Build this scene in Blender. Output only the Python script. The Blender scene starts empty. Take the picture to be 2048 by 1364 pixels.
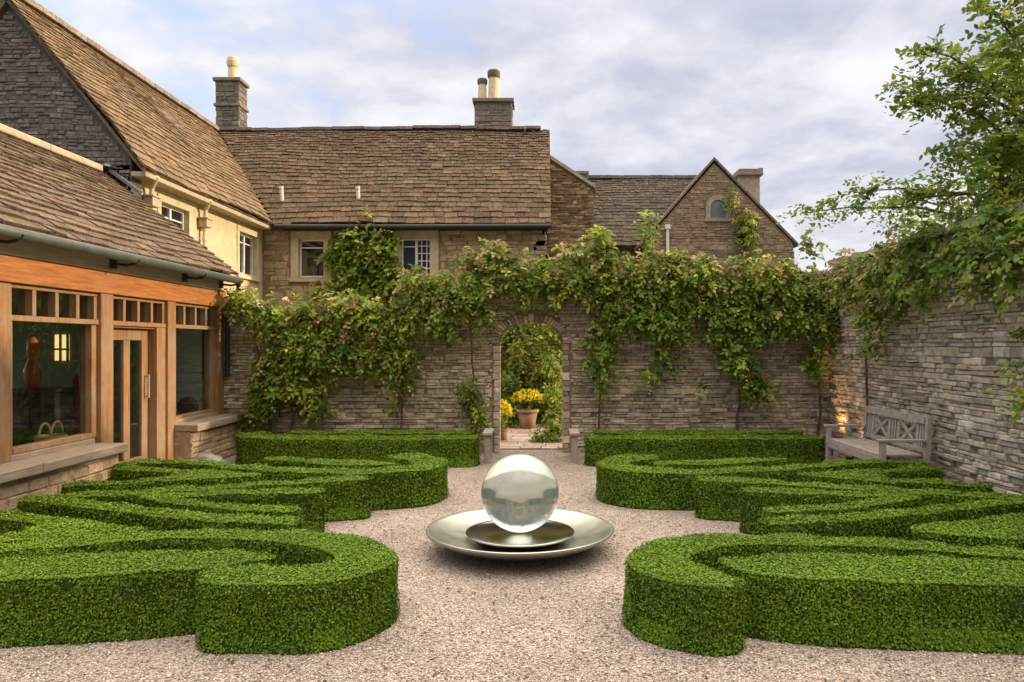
import bpy, bmesh, math, random
import numpy as np
from mathutils import Vector, noise as mnoise
rnd = random.Random(7)
rng = np.random.default_rng(7)
sc = bpy.context.scene
COL = sc.collection
PI = math.pi
F, CX, CY, H = 1480.0, 1080.0, 690.0, 1.7

def at(px, py, Y):
    """measured photo position at a given depth -> world point"""
    return Vector(((px - CX) / F * Y, Y, H - (py - CY) / F * Y))

# ------------------------------------------------------------------ materials
def nodes_of(name):
    m = bpy.data.materials.new(name); m.use_nodes = True
    nt = m.node_tree
    return m, nt, nt.nodes, nt.links, nt.nodes['Principled BSDF']

def mat(name, col=None, attr=False, rough=.8, metal=0, nscale=8, nvar=.25, bump=.0, bscale=40, stretch=(1, 1, 1), spec=.3,
        spots=None, transl=0, detail=5, hue=0):
    m, nt, N, L, P = nodes_of(name)
    tc = N.new('ShaderNodeTexCoord'); mp = N.new('ShaderNodeMapping'); mp.inputs['Scale'].default_value = stretch
    geo = N.new('ShaderNodeNewGeometry')
    L.new(geo.outputs['Position'], mp.inputs['Vector'])
    nz = N.new('ShaderNodeTexNoise'); nz.inputs['Scale'].default_value = nscale; nz.inputs['Detail'].default_value = detail
    nz.inputs['Roughness'].default_value = .65
    L.new(mp.outputs[0], nz.inputs['Vector'])
    mr = N.new('ShaderNodeMapRange'); mr.inputs[1].default_value = .28; mr.inputs[2].default_value = .72
    mr.inputs[3].default_value = 1 - nvar; mr.inputs[4].default_value = 1 + nvar
    L.new(nz.outputs['Fac'], mr.inputs[0])
    mul = N.new('ShaderNodeMix'); mul.data_type = 'RGBA'; mul.blend_type = 'MULTIPLY'; mul.inputs[0].default_value = 1
    if attr:
        a = N.new('ShaderNodeAttribute'); a.attribute_name = 'Col'; L.new(a.outputs['Color'], mul.inputs[6])
    else:
        mul.inputs[6].default_value = (*col, 1)
    L.new(mr.outputs[0], mul.inputs[7])
    out = mul.outputs[2]
    if spots:
        for (sc_, lo, hi, c, amt) in spots:
            n2 = N.new('ShaderNodeTexNoise'); n2.inputs['Scale'].default_value = sc_; n2.inputs['Detail'].default_value = 6
            n2.inputs['Roughness'].default_value = .7
            L.new(geo.outputs['Position'], n2.inputs['Vector'])
            r2 = N.new('ShaderNodeMapRange'); r2.inputs[1].default_value = lo; r2.inputs[2].default_value = hi; r2.inputs[4].default_value = amt
            L.new(n2.outputs['Fac'], r2.inputs[0])
            mx = N.new('ShaderNodeMix'); mx.data_type = 'RGBA'
            L.new(r2.outputs[0], mx.inputs[0]); L.new(out, mx.inputs[6]); mx.inputs[7].default_value = (*c, 1)
            out = mx.outputs[2]
    L.new(out, P.inputs['Base Color'])
    P.inputs['Roughness'].default_value = rough; P.inputs['Metallic'].default_value = metal
    P.inputs['Specular IOR Level'].default_value = spec
    if bump:
        nb = N.new('ShaderNodeTexNoise'); nb.inputs['Scale'].default_value = bscale; nb.inputs['Detail'].default_value = 6
        L.new(mp.outputs[0], nb.inputs['Vector'])
        b = N.new('ShaderNodeBump'); b.inputs['Strength'].default_value = bump; b.inputs['Distance'].default_value = .02
        L.new(nb.outputs['Fac'], b.inputs['Height']); L.new(b.outputs[0], P.inputs['Normal'])
    if transl:
        t = N.new('ShaderNodeBsdfTranslucent'); L.new(out, t.inputs['Color'])
        ms = N.new('ShaderNodeMixShader'); ms.inputs[0].default_value = transl
        L.new(P.outputs[0], ms.inputs[1]); L.new(t.outputs[0], ms.inputs[2])
        L.new(ms.outputs[0], N['Material Output'].inputs['Surface'])
    return m

M = {}
M['stone'] = mat('dry_stone', attr=True, nscale=14, nvar=.35, bump=.7, bscale=45, rough=.9,
                 spots=[(3.2, .56, .72, (.09, .075, .05), .55), (11, .62, .72, (.42, .40, .35), .5)])
M['mortar'] = mat('dark_mortar', (.20, .155, .11), nscale=9, nvar=.35, bump=.6, rough=.95)
M['lime'] = mat('lime_mortar', (.20, .145, .09), nscale=9, nvar=.3, bump=.5, rough=.95)
M['slate'] = mat('roof_stone', attr=True, nscale=17, nvar=.45, bump=.9, bscale=34, rough=.95, spec=.12,
                 spots=[(1.7, .52, .72, (.085, .072, .03), .65), (13, .58, .66, (.30, .265, .20), .6), (6, .58, .70, (.04, .033, .026), .65), (24, .60, .66, (.33, .30, .22), .6)])
M['capstone'] = mat('dark_capstone', (.20, .165, .135), nscale=9, nvar=.3, bump=.4, rough=.9)
M['pale_surround'] = mat('worn_surround', (.33, .265, .20), nscale=9, nvar=.3, bump=.3, rough=.9)
M['pale_wood'] = mat('pale_fascia', (.46, .36, .26), nscale=5, nvar=.25, stretch=(7, .6, 7), bump=.2, rough=.75)
M['dark_core'] = mat('dark_rubble_core', (.10, .087, .078), nscale=12, nvar=.4, bump=.6, rough=.95)
M['cream'] = mat('cream_rubble', (.58, .48, .30), nscale=7, nvar=.2, bump=.5, bscale=16, rough=.9,
                 spots=[(4, .55, .7, (.44, .34, .19), .5)])
M['dress'] = mat('dressed_stone', (.44, .35, .24), nscale=9, nvar=.2, bump=.3, rough=.85,
                 spots=[(5, .58, .75, (.2, .16, .11), .5)])
M['oak_v'] = mat('oak_upright', (.28, .142, .06), nscale=5, nvar=.42, stretch=(6, 6, .5), bump=.35, bscale=14, rough=.7,
                 spots=[(1.9, .43, .60, (.29, .205, .135), .8), (7, .60, .70, (.16, .09, .05), .5)])
M['oak_h'] = mat('oak_beam', (.38, .15, .045), nscale=5, nvar=.38, stretch=(6, .5, 6), bump=.25, bscale=14, rough=.6,
                 spots=[(1.4, .55, .75, (.36, .20, .10), .6)])
M['grey_oak'] = mat('weathered_oak', (.29, .22, .16), nscale=5, nvar=.35, stretch=(7, .6, 7), bump=.35, bscale=14, rough=.75)
M['teak'] = mat('silvered_teak', (.34, .28, .235), nscale=6, nvar=.3, stretch=(5, 2, 5), bump=.3, bscale=14, rough=.8)
M['box_leaf'] = mat('box_leaf', attr=True, nscale=1.6, nvar=.18, rough=.6, spec=.16, transl=.14)
M['hedge_core'] = mat('hedge_twigs', (.034, .058, .010), nscale=30, nvar=.6, bump=.8, bscale=70, rough=1, spec=.03)
M['leaf'] = mat('vine_leaf', attr=True, nscale=2.2, nvar=.25, rough=.55, spec=.2, transl=.4)
M['bark'] = mat('bark', (.11, .08, .055), nscale=12, nvar=.4, stretch=(3, 3, .8), bump=.8, bscale=20, rough=.9)
M['lead'] = mat('lead_sheet', (.16, .165, .18), nscale=6, nvar=.2, rough=.55, metal=.3)
M['gutter'] = mat('grey_gutter', (.085, .09, .078), nscale=5, nvar=.25, rough=.5, metal=.2)
M['iron'] = mat('black_iron', (.025, .025, .027), nscale=9, nvar=.3, rough=.5)
M['white'] = mat('white_paint', (.70, .67, .62), nscale=9, nvar=.12, rough=.55)
M['pot_clay'] = mat('chimney_clay', (.62, .50, .34), nscale=7, nvar=.2, bump=.2, rough=.8)
M['soot'] = mat('sooty_clay', (.14, .105, .07), nscale=9, nvar=.35, rough=.9)
M['terra'] = mat('terracotta', (.36, .22, .13), nscale=7, nvar=.25, bump=.2, rough=.8)
M['boulder'] = mat('grey_boulder', (.22, .21, .20), nscale=7, nvar=.3, bump=.6, bscale=20, rough=.9)
M['soil'] = mat('grass_ground', (.055, .075, .02), nscale=3, nvar=.4, bump=.5, rough=.95)
M['plaster'] = mat('room_plaster', (.22, .19, .12), nscale=2, nvar=.12, rough=.8)
M['roomfloor'] = mat('room_floor', (.10, .07, .045), nscale=4, nvar=.3, rough=.4)
M['dark'] = mat('dark_fabric', (.022, .02, .02), nscale=9, nvar=.3, rough=.8)
M['red'] = mat('red_cloth', (.22, .03, .03), nscale=9, nvar=.3, rough=.85)
M['orange'] = mat('orange_glaze', (.80, .20, .05), nscale=5, nvar=.2, rough=.3, spec=.5)
M['gold'] = mat('golden_cane', (.34, .22, .08), nscale=9, nvar=.2, rough=.45)
M['wicker'] = mat('dark_wicker', (.045, .035, .028), nscale=40, nvar=.5, bump=.9, bscale=60, rough=.8)
M['blind'] = mat('linen_blind', (.40, .38, .32), nscale=30, nvar=.06, rough=.85)
M['brass'] = mat('dull_steel_handle', (.5, .48, .44), rough=.35, metal=.9)

m, nt, N, L, P = nodes_of('lamp_lit_pane')
P.inputs['Base Color'].default_value = (.8, .6, .3, 1); P.inputs['Emission Color'].default_value = (1, .72, .28, 1); P.inputs['Emission Strength'].default_value = 1.1
M['lamp_glow'] = m
def glass_pane(name, tint=(1, 1, 1)):
    m, nt, N, L, P = nodes_of(name)
    N.remove(P)
    lw = N.new('ShaderNodeLayerWeight'); pw = N.new('ShaderNodeMath'); pw.operation = 'POWER'; pw.inputs[1].default_value = 4.5
    L.new(lw.outputs['Facing'], pw.inputs[0]); fr = N.new('ShaderNodeMath'); fr.operation = 'MULTIPLY_ADD'
    fr.inputs[1].default_value = .92; fr.inputs[2].default_value = .07; L.new(pw.outputs[0], fr.inputs[0])
    tr = N.new('ShaderNodeBsdfTransparent'); tr.inputs['Color'].default_value = (*tint, 1)
    gl = N.new('ShaderNodeBsdfGlossy'); gl.inputs['Roughness'].default_value = .015
    mx = N.new('ShaderNodeMixShader')
    L.new(fr.outputs[0], mx.inputs[0]); L.new(tr.outputs[0], mx.inputs[1]); L.new(gl.outputs[0], mx.inputs[2])
    L.new(mx.outputs[0], N['Material Output'].inputs['Surface'])
    return m
M['glass'] = glass_pane('window_glass', (.86, .9, .86))
m, nt, N, L, P = nodes_of('dark_window_glass')
P.inputs['Base Color'].default_value = (.012, .013, .015, 1); P.inputs['Roughness'].default_value = .04
P.inputs['Specular IOR Level'].default_value = .6
M['pane'] = m
m, nt, N, L, P = nodes_of('clear_acrylic')
P.inputs['Base Color'].default_value = (.70, .775, .73, 1); P.inputs['Roughness'].default_value = .08
P.inputs['IOR'].default_value = 1.47; P.inputs['Transmission Weight'].default_value = .86
M['acrylic'] = m
def steel(name, rough, col):
    m, nt, N, L, P = nodes_of(name)
    P.inputs['Base Color'].default_value = (*col, 1); P.inputs['Metallic'].default_value = 1
    nz = N.new('ShaderNodeTexNoise'); nz.inputs['Scale'].default_value = 7
    mr = N.new('ShaderNodeMapRange'); mr.inputs[3].default_value = rough * .7; mr.inputs[4].default_value = rough * 1.35
    geo = N.new('ShaderNodeNewGeometry'); L.new(geo.outputs['Position'], nz.inputs['Vector'])
    L.new(nz.outputs['Fac'], mr.inputs[0]); L.new(mr.outputs[0], P.inputs['Roughness'])
    return m
M['steel'] = steel('satin_steel', .34, (.45, .44, .37))
M['steel_dark'] = steel('wet_steel', .13, (.46, .46, .43))

def gravel_mat():
    m, nt, N, L, P = nodes_of('pink_gravel')
    geo = N.new('ShaderNodeNewGeometry')
    v = N.new('ShaderNodeTexVoronoi'); v.inputs['Scale'].default_value = 88; v.inputs['Randomness'].default_value = 1
    L.new(geo.outputs['Position'], v.inputs['Vector'])
    sep = N.new('ShaderNodeSeparateColor'); L.new(v.outputs['Color'], sep.inputs[0])
    cr = N.new('ShaderNodeValToRGB'); e = cr.color_ramp.elements
    e[0].position = 0; e[0].color = (.10, .072, .055, 1); e[1].position = 1; e[1].color = (.72, .60, .51, 1)
    for p, c in ((.12, (.28, .21, .165, 1)), (.35, (.45, .345, .275, 1)), (.7, (.54, .425, .345, 1))):
        x = e.new(p); x.color = c
    L.new(sep.outputs[0], cr.inputs[0])
    n2 = N.new('ShaderNodeTexNoise'); n2.inputs['Scale'].default_value = 1.1; n2.inputs['Detail'].default_value = 5
    L.new(geo.outputs['Position'], n2.inputs['Vector'])
    mr = N.new('ShaderNodeMapRange'); mr.inputs[1].default_value = .3; mr.inputs[2].default_value = .7
    mr.inputs[3].default_value = .76; mr.inputs[4].default_value = 1.14
    L.new(n2.outputs['Fac'], mr.inputs[0])
    dk = N.new('ShaderNodeMapRange'); dk.inputs[1].default_value = .3; dk.inputs[2].default_value = .75; dk.inputs[3].default_value = 1; dk.inputs[4].default_value = .5
    L.new(v.outputs['Distance'], dk.inputs[0])
    mm = N.new('ShaderNodeMath'); mm.operation = 'MULTIPLY'; L.new(mr.outputs[0], mm.inputs[0]); L.new(dk.outputs[0], mm.inputs[1])
    mul = N.new('ShaderNodeMix'); mul.data_type = 'RGBA'; mul.blend_type = 'MULTIPLY'; mul.inputs[0].default_value = 1
    L.new(cr.outputs[0], mul.inputs[6]); L.new(mm.outputs[0], mul.inputs[7])
    L.new(mul.outputs[2], P.inputs['Base Color']); P.inputs['Roughness'].default_value = .9
    b = N.new('ShaderNodeBump'); b.invert = True; b.inputs['Strength'].default_value = .8; b.inputs['Distance'].default_value = .012
    L.new(v.outputs['Distance'], b.inputs['Height']); L.new(b.outputs[0], P.inputs['Normal'])
    return m
M['gravel'] = gravel_mat()
M['pebble'] = mat('loose_pebble', attr=True, nscale=60, nvar=.15, rough=.85)
M['paving'] = mat('path_paving', attr=True, nscale=9, nvar=.3, bump=.4, rough=.9)

# ------------------------------------------------------------------ mesh building
class MB:
    def __init__(s): s.v = []; s.f = []; s.c = []
    def add(s, vs, fs, col=(.5, .5, .5)):
        n = len(s.v); s.v.extend([tuple(p) for p in vs])
        for f in fs: s.f.append([i + n for i in f]); s.c.append(col)
    def box(s, x0, x1, y0, y1, z0, z1, col=(.5, .5, .5)):
        x0, x1 = min(x0, x1), max(x0, x1); y0, y1 = min(y0, y1), max(y0, y1)
        s.add([(x0, y0, z0), (x1, y0, z0), (x1, y1, z0), (x0, y1, z0), (x0, y0, z1), (x1, y0, z1), (x1, y1, z1), (x0, y1, z1)],
              [(0, 3, 2, 1), (4, 5, 6, 7), (0, 1, 5, 4), (1, 2, 6, 5), (2, 3, 7, 6), (3, 0, 4, 7)], col)
    def bar(s, a, b, w, t, up=(0, 0, 1), col=(.5, .5, .5)):
        """a square-section bar from a to b: width w across, thickness t along up"""
        a, b, up = Vector(a), Vector(b), Vector(up)
        d = (b - a).normalized(); sd = d.cross(up)
        if sd.length < 1e-4: sd = d.cross(Vector((1, 0, 0)))
        sd.normalize(); u = sd.cross(d).normalized()
        vs = []
        for p in (a, b):
            for i, j in ((-1, -1), (1, -1), (1, 1), (-1, 1)): vs.append(p + sd * (i * w / 2) + u * (j * t / 2))
        s.add(vs, [(3, 2, 1, 0), (4, 5, 6, 7), (0, 1, 5, 4), (1, 2, 6, 5), (2, 3, 7, 6), (3, 0, 4, 7)], col)
    def tube(s, pts, rads, n=8, col=(.5, .5, .5)):
        pts = [Vector(p) for p in pts]
        if not hasattr(rads, '__len__'): rads = [rads] * len(pts)
        base = len(s.v); prev = None
        for i, p in enumerate(pts):
            d = (pts[min(i + 1, len(pts) - 1)] - pts[max(i - 1, 0)]).normalized()
            if prev is None:
                a = d.cross(Vector((0, 0, 1)))
                if a.length < .1: a = d.cross(Vector((1, 0, 0)))
            else:
                a = prev - d * prev.dot(d)
            a.normalize(); prev = a; b = d.cross(a)
            for k in range(n):
                t = 2 * PI * k / n
                s.v.append(tuple(p + (a * math.cos(t) + b * math.sin(t)) * rads[i]))
        for i in range(len(pts) - 1):
            for k in range(n):
                s.f.append([base + i * n + k, base + i * n + (k + 1) % n, base + (i + 1) * n + (k + 1) % n, base + (i + 1) * n + k]); s.c.append(col)
        s.f.append([base + k for k in range(n)][::-1]); s.c.append(col)
        e = base + (len(pts) - 1) * n
        s.f.append([e + k for k in range(n)]); s.c.append(col)
    def lathe(s, prof, c, n=48, col=(.5, .5, .5)):
        base = len(s.v); c = Vector(c)
        for (r, z) in prof:
            for k in range(n):
                t = 2 * PI * k / n; s.v.append((c.x + r * math.cos(t), c.y + r * math.sin(t), c.z + z))
        for i in range(len(prof) - 1):
            for k in range(n):
                s.f.append([base + i * n + k, base + i * n + (k + 1) % n, base + (i + 1) * n + (k + 1) % n, base + (i + 1) * n + k]); s.c.append(col)
        s.f.append([base + k for k in range(n)][::-1]); s.c.append(col)
        e = base + (len(prof) - 1) * n
        s.f.append([e + k for k in range(n)]); s.c.append(col)
    def prism(s, poly, fn, d0, d1, col=(.5, .5, .5)):
        """extrude a 2-D outline: fn(u, v, d) -> point"""
        n = len(poly)
        s.add([fn(u, v, d0) for u, v in poly] + [fn(u, v, d1) for u, v in poly],
              [list(range(n))[::-1], [n + i for i in range(n)]] + [(i, (i + 1) % n, n + (i + 1) % n, n + i) for i in range(n)], col)
    def build(s, name, m, parent=None, smooth=False, bevel=0, recalc=True):
        V = np.array(s.v, dtype=np.float64)
        if parent is None:
            org = Vector(((V[:, 0].min() + V[:, 0].max()) / 2, (V[:, 1].min() + V[:, 1].max()) / 2, V[:, 2].min()))
        else:
            org = WORLD[parent.name]
        V = V - np.array(org)
        me = bpy.data.meshes.new(name)
        me.from_pydata(V.tolist(), [], s.f); me.update()
        if recalc:
            bm = bmesh.new(); bm.from_mesh(me)
            bmesh.ops.recalc_face_normals(bm, faces=bm.faces); bm.to_mesh(me); bm.free()
        at_ = me.attributes.new('Col', 'FLOAT_COLOR', 'FACE')
        at_.data.foreach_set('color', np.array([(*c, 1) for c in s.c], dtype=np.float32).ravel())
        return link(name, me, m, parent, org, smooth, bevel)

WORLD = {}
def link(name, me, m, parent, org, smooth=False, bevel=0):
    o = bpy.data.objects.new(name, me); COL.objects.link(o)
    me.materials.append(M[m])
    if parent is None: o.location = org
    else: o.parent = parent
    WORLD[o.name] = Vector(org)
    if smooth:
        me.polygons.foreach_set('use_smooth', np.ones(len(me.polygons), dtype=bool))
    if bevel:
        b = o.modifiers.new('edge', 'BEVEL'); b.width = bevel; b.segments = 2; b.limit_method = 'ANGLE'; b.angle_limit = .7
    return o

def fast_mesh(name, V, nper, Fidx, cols, m, parent):
    """V (N,k,3) vertices per leaf, Fidx face index rows within a leaf (quads or tris of one size), cols (N,3)"""
    n, k = V.shape[:2]
    org = np.array(WORLD[parent.name]) if parent is not None else np.array([V[..., 0].mean(), V[..., 1].mean(), V[..., 2].min()])
    P_ = (V.reshape(-1, 3) - org).astype(np.float32)
    Fi = np.array(Fidx, dtype=np.int32); nf, c = Fi.shape
    idx = (np.arange(n, dtype=np.int32)[:, None, None] * k + Fi[None]).reshape(-1)
    me = bpy.data.meshes.new(name)
    me.vertices.add(n * k); me.vertices.foreach_set('co', P_.ravel())
    me.loops.add(len(idx)); me.loops.foreach_set('vertex_index', idx)
    me.polygons.add(n * nf)
    me.polygons.foreach_set('loop_start', np.arange(0, len(idx), c, dtype=np.int32))
    me.update(calc_edges=True)
    a = me.attributes.new('Col', 'FLOAT_COLOR', 'FACE')
    cc = np.repeat(np.concatenate([cols, np.ones((n, 1))], 1), nf, axis=0).astype(np.float32)
    a.data.foreach_set('color', cc.ravel())
    return link(name, me, m, parent, Vector(org))

def tag(o, label=None, cat=None, group=None, kind=None):
    if label: o['label'] = label
    if cat: o['category'] = cat
    if group: o['group'] = group
    if kind: o['kind'] = kind
    return o
def empty(name, loc, label, cat, group=None):
    o = bpy.data.objects.new(name, None); COL.objects.link(o); o.location = loc; o.empty_display_size = .2
    WORLD[o.name] = Vector(loc)
    return tag(o, label, cat, group)

def jit(c, v=.15, h=.06):
    k = 1 + rnd.uniform(-v, v)
    return tuple(max(.003, x * k * (1 + rnd.uniform(-h, h))) for x in c)
def pick(pal): return pal[int(rnd.random() ** 1.0 * len(pal)) % len(pal)]

# ------------------------------------------------------------------ stone walls
def stones(mb, fn, u0, u1, v0, v1, inside, hr=(.05, .1), wr=(.12, .38), depth=(.0, .03), pal=((.4, .33, .25),), gap=.007, wav=.012, seed=0, var=.2):
    def put(a, b, lo, hi):
        d = rnd.uniform(*depth); g = gap * rnd.uniform(.5, 1.4); ch = min(.012, (hi - lo) * .16, (b - a) * .16)
        j = lambda: rnd.uniform(-.006, .006)
        def wv(u, v): return v + wav * mnoise.noise((u * 1.1 + seed, v * .8, 3.1))
        R = [(a + g / 2, lo + g / 2), (b - g / 2, lo + g / 2), (b - g / 2, hi - g / 2), (a + g / 2, hi - g / 2)]
        tl = rnd.uniform(-.012, .012) * min(1, (b - a) / .3)
        back = [fn(u, wv(u, v), -.03) for u, v in R]
        mid = [fn(u + j(), wv(u, v) + j(), d - .012) for u, v in R]
        cxs = (1, -1, -1, 1); cys = (1, 1, -1, -1); sl = (-1, 1, 1, -1)
        fr = [fn(u + cxs[i] * ch + j(), wv(u, v) + cys[i] * ch + j() * .5, d + tl * sl[i] + rnd.uniform(-.004, .004)) for i, (u, v) in enumerate(R)]
        vs = back + mid + fr
        fs = [(8, 9, 10, 11)]
        for s0, s1 in ((0, 4), (4, 8)):
            for i in range(4): fs.append((s0 + i, s0 + (i + 1) % 4, s1 + (i + 1) % 4, s1 + i))
        mb.add(vs, fs, jit(tuple(.7 * q + .3 * z_ for q, z_ in zip(pick(pal), np.mean(pal, axis=0))), var * .8))
    v = v0
    while v < v1:
        h = rnd.uniform(*hr)
        if rnd.random() < .12: h *= 1.5
        u = u0 - rnd.random() * .2
        while u < u1:
            w = rnd.uniform(*wr) * (1.4 if rnd.random() < .1 else 1)
            a, b = max(u, u0), min(u + w, u1)
            hi = v + h
            if b - a > .03:
                def ok(a, b): return all(inside(x, y) for x in (a, b, (a + b) / 2) for y in (v, hi))
                if ok(a, b):
                    if rnd.random() < .14 and h > .065:
                        mz = v + h * rnd.uniform(.4, .6); put(a, b, v, mz); put(a, b, mz, hi)
                    else: put(a, b, v, hi)
                else:
                    q = max(2, int((b - a) / .05)); st = (b - a) / q; run = None
                    for i in range(q + 1):
                        good = i < q and ok(a + i * st, a + (i + 1) * st)
                        if good and run is None: run = a + i * st
                        if not good and run is not None:
                            put(run, a + i * st, v, hi); run = None
            u += w
        v += h

PAL_WALL = ((.54, .44, .32), (.42, .325, .22), (.60, .48, .345), (.34, .26, .175), (.52, .42, .31), (.48, .35, .215), (.68, .57, .44), (.40, .33, .255), (.27, .21, .15))
PAL_WARM = ((.36, .26, .155), (.30, .215, .13), (.41, .30, .18), (.27, .20, .13), (.35, .25, .16))
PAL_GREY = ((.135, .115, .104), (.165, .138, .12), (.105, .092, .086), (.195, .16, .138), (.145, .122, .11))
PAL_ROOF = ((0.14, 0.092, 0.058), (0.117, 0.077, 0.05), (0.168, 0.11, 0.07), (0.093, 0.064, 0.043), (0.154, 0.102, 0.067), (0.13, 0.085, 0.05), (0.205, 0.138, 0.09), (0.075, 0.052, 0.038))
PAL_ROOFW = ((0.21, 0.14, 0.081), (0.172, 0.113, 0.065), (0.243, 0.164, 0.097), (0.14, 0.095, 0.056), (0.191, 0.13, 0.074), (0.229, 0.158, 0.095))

def grid_wall(mb, fn, u0, u1, v0, v1, holes, d0, d1):
    us = sorted({u0, u1, *[h[0] for h in holes], *[h[1] for h in holes]}); vs = sorted({v0, v1, *[h[2] for h in holes], *[h[3] for h in holes]})
    for a, b in zip(us, us[1:]):
        for c, d in zip(vs, vs[1:]):
            if any(h[0] <= (a + b) / 2 <= h[1] and h[2] <= (c + d) / 2 <= h[3] for h in holes): continue
            mb.prism([(a, c), (b, c), (b, d), (a, d)], fn, d0, d1, (.3, .22, .14))

# ------------------------------------------------------------------ stone roofs
def tiles(mb, O, U, Vd, ulim, Ls, h0=.2, h1=.1, w0=(.2, .42), w1=(.1, .22), pal=PAL_ROOF, sag=.03, seed=0., th=.02):
    O, U, Vd = Vector(O), Vector(U).normalized(), Vector(Vd).normalized(); Nn = U.cross(Vd).normalized()
    if Nn.z < 0: Nn = -Nn
    def P3(u, v, n):
        return O + U * u + Vd * v + Nn * (n + sag * mnoise.noise((u * .35 + seed, v * .5, seed)) + .012 * mnoise.noise((u * 1.7, v * 1.7, seed)))
    v = 0.
    while v < Ls:
        t = v / Ls; h = h0 + (h1 - h0) * t
        wr = (w0[0] + (w1[0] - w0[0]) * t, w0[1] + (w1[1] - w0[1]) * t)
        a0, b0 = ulim(v); u = a0 - rnd.random() * wr[1] * .5
        while u < b0:
            w = rnd.uniform(*wr); a, b = max(u, a0), min(u + w, b0); u += w
            if b - a < .03: continue
            g = .006; top = min(v + h * 1.7, Ls + .02); k = rnd.uniform(.7, 1.5) * th
            lo = v + rnd.uniform(-.018, .012); l2 = lo + rnd.uniform(-.012, .012)
            lift = rnd.uniform(.0, .014)
            vs = [P3(a + g, lo, .012 + k + lift), P3(b - g, l2, .012 + k + rnd.uniform(0, .012)), P3(b - g, top, .008), P3(a + g, top, .008),
                  P3(a + g, lo + .004, lift * .5), P3(b - g, l2 + .004, .0), P3(b - g, top, -.012), P3(a + g, top, -.012)]
            mb.add(vs, [(0, 1, 2, 3), (4, 5, 1, 0), (5, 6, 2, 1), (7, 4, 0, 3)], jit(tuple(.55 * q + .45 * z_ for q, z_ in zip(pick(pal), np.mean(pal, axis=0))), .14))
        v += h
    return P3

# ------------------------------------------------------------------ camera, world, sun
cd = bpy.data.cameras.new('camera'); cam = bpy.data.objects.new('camera', cd); COL.objects.link(cam)
cam.location = (0, 0, H); cam.rotation_euler = (PI / 2, 0, 0)
cd.sensor_width = 36; cd.lens = 36 * F / 2048; cd.shift_x = -(CX - 1024) / 2048; cd.shift_y = (CY - 682) / 2048
cd.clip_end = 3000; cd.clip_start = .05
sc.camera = cam

SUN_EL, SUN_AZ = math.radians(18.5), math.radians(7)      # azimuth from +X towards +Y
sun_dir = Vector((math.cos(SUN_EL) * math.cos(SUN_AZ), math.cos(SUN_EL) * math.sin(SUN_AZ), math.sin(SUN_EL)))
sd = bpy.data.lights.new('sun', 'SUN'); so = bpy.data.objects.new('sun', sd); COL.objects.link(so)
sd.energy = 3.6; sd.angle = math.radians(1.5); sd.color = (1, .78, .52)
so.rotation_euler = sun_dir.to_track_quat('Z', 'Y').to_euler(); so.location = (20, 4, 12)

w = bpy.data.worlds.new('World'); sc.world = w; w.use_nodes = True
N, L = w.node_tree.nodes, w.node_tree.links
N.clear()
out = N.new('ShaderNodeOutputWorld')
tc = N.new('ShaderNodeTexCoord')
sky = N.new('ShaderNodeTexSky'); sky.sky_type = 'NISHITA'; sky.sun_disc = False
sky.sun_elevation = SUN_EL; sky.sun_rotation = PI / 2 - SUN_AZ; sky.air_density = 1; sky.dust_density = 1.2
bg1 = N.new('ShaderNodeBackground'); bg1.inputs['Strength'].default_value = .15; L.new(sky.outputs[0], bg1.inputs[0])
sx = N.new('ShaderNodeSeparateXYZ'); L.new(tc.outputs['Generated'], sx.inputs[0])
def math_(op, a, b=None, clamp=False):
    n = N.new('ShaderNodeMath'); n.operation = op; n.use_clamp = clamp
    for i, x in enumerate((a, b)):
        if x is None: continue
        if isinstance(x, (int, float)): n.inputs[i].default_value = x
        else: L.new(x, n.inputs[i])
    return n.outputs[0]
zc = math_('MAXIMUM', sx.outputs[2], 0.0); zd = math_('ADD', zc, .22)
cu = math_('DIVIDE', sx.outputs[0], zd); cv = math_('DIVIDE', sx.outputs[1], zd)
cmb = N.new('ShaderNodeCombineXYZ'); L.new(cu, cmb.inputs[0]); L.new(cv, cmb.inputs[1])
def noise_(scale, detail, rough, off, dist=0):
    mp = N.new('ShaderNodeMapping'); mp.inputs['Location'].default_value = off; L.new(cmb.outputs[0], mp.inputs[0])
    n = N.new('ShaderNodeTexNoise'); n.inputs['Scale'].default_value = scale; n.inputs['Detail'].default_value = detail
    n.inputs['Roughness'].default_value = rough; n.inputs['Distortion'].default_value = dist
    L.new(mp.outputs[0], n.inputs['Vector']); return n.outputs['Fac']
def ramp_(x, lo, hi, a=0., b=1.):
    n = N.new('ShaderNodeMapRange'); n.interpolation_type = 'SMOOTHSTEP'
    n.inputs[1].default_value = lo; n.inputs[2].default_value = hi; n.inputs[3].default_value = a; n.inputs[4].default_value = b
    L.new(x, n.inputs[0]); return n.outputs[0]
def mixc(f, a, b):
    n = N.new('ShaderNodeMix'); n.data_type = 'RGBA'
    L.new(f, n.inputs[0])
    for i, x in ((6, a), (7, b)):
        if isinstance(x, tuple): n.inputs[i].default_value = (*x, 1)
        else: L.new(x, n.inputs[i])
    return n.outputs[2]
big = noise_(.95, 7, .55, (2.3, 1.1, 0), 0); fine = noise_(2.9, 9, .58, (5.2, 3.7, 0), .12)
body = math_('ADD', math_('MULTIPLY', big, .5), math_('MULTIPLY', fine, .5))
shade = ramp_(body, .38, .62)
ccol = mixc(shade, (.49, .515, .645), (.87, .87, .905))
hz = ramp_(sx.outputs[2], .0, .22, 1., 0.)
ccol = mixc(math_('MULTIPLY', hz, .6), ccol, (.95, .91, .90))
# thinner cloud towards the west (left) lets the blue through
cover = math_('ADD', body, math_('MULTIPLY', sx.outputs[0], .30))
cov = ramp_(cover, .27, .45, .2, 1.)
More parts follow.
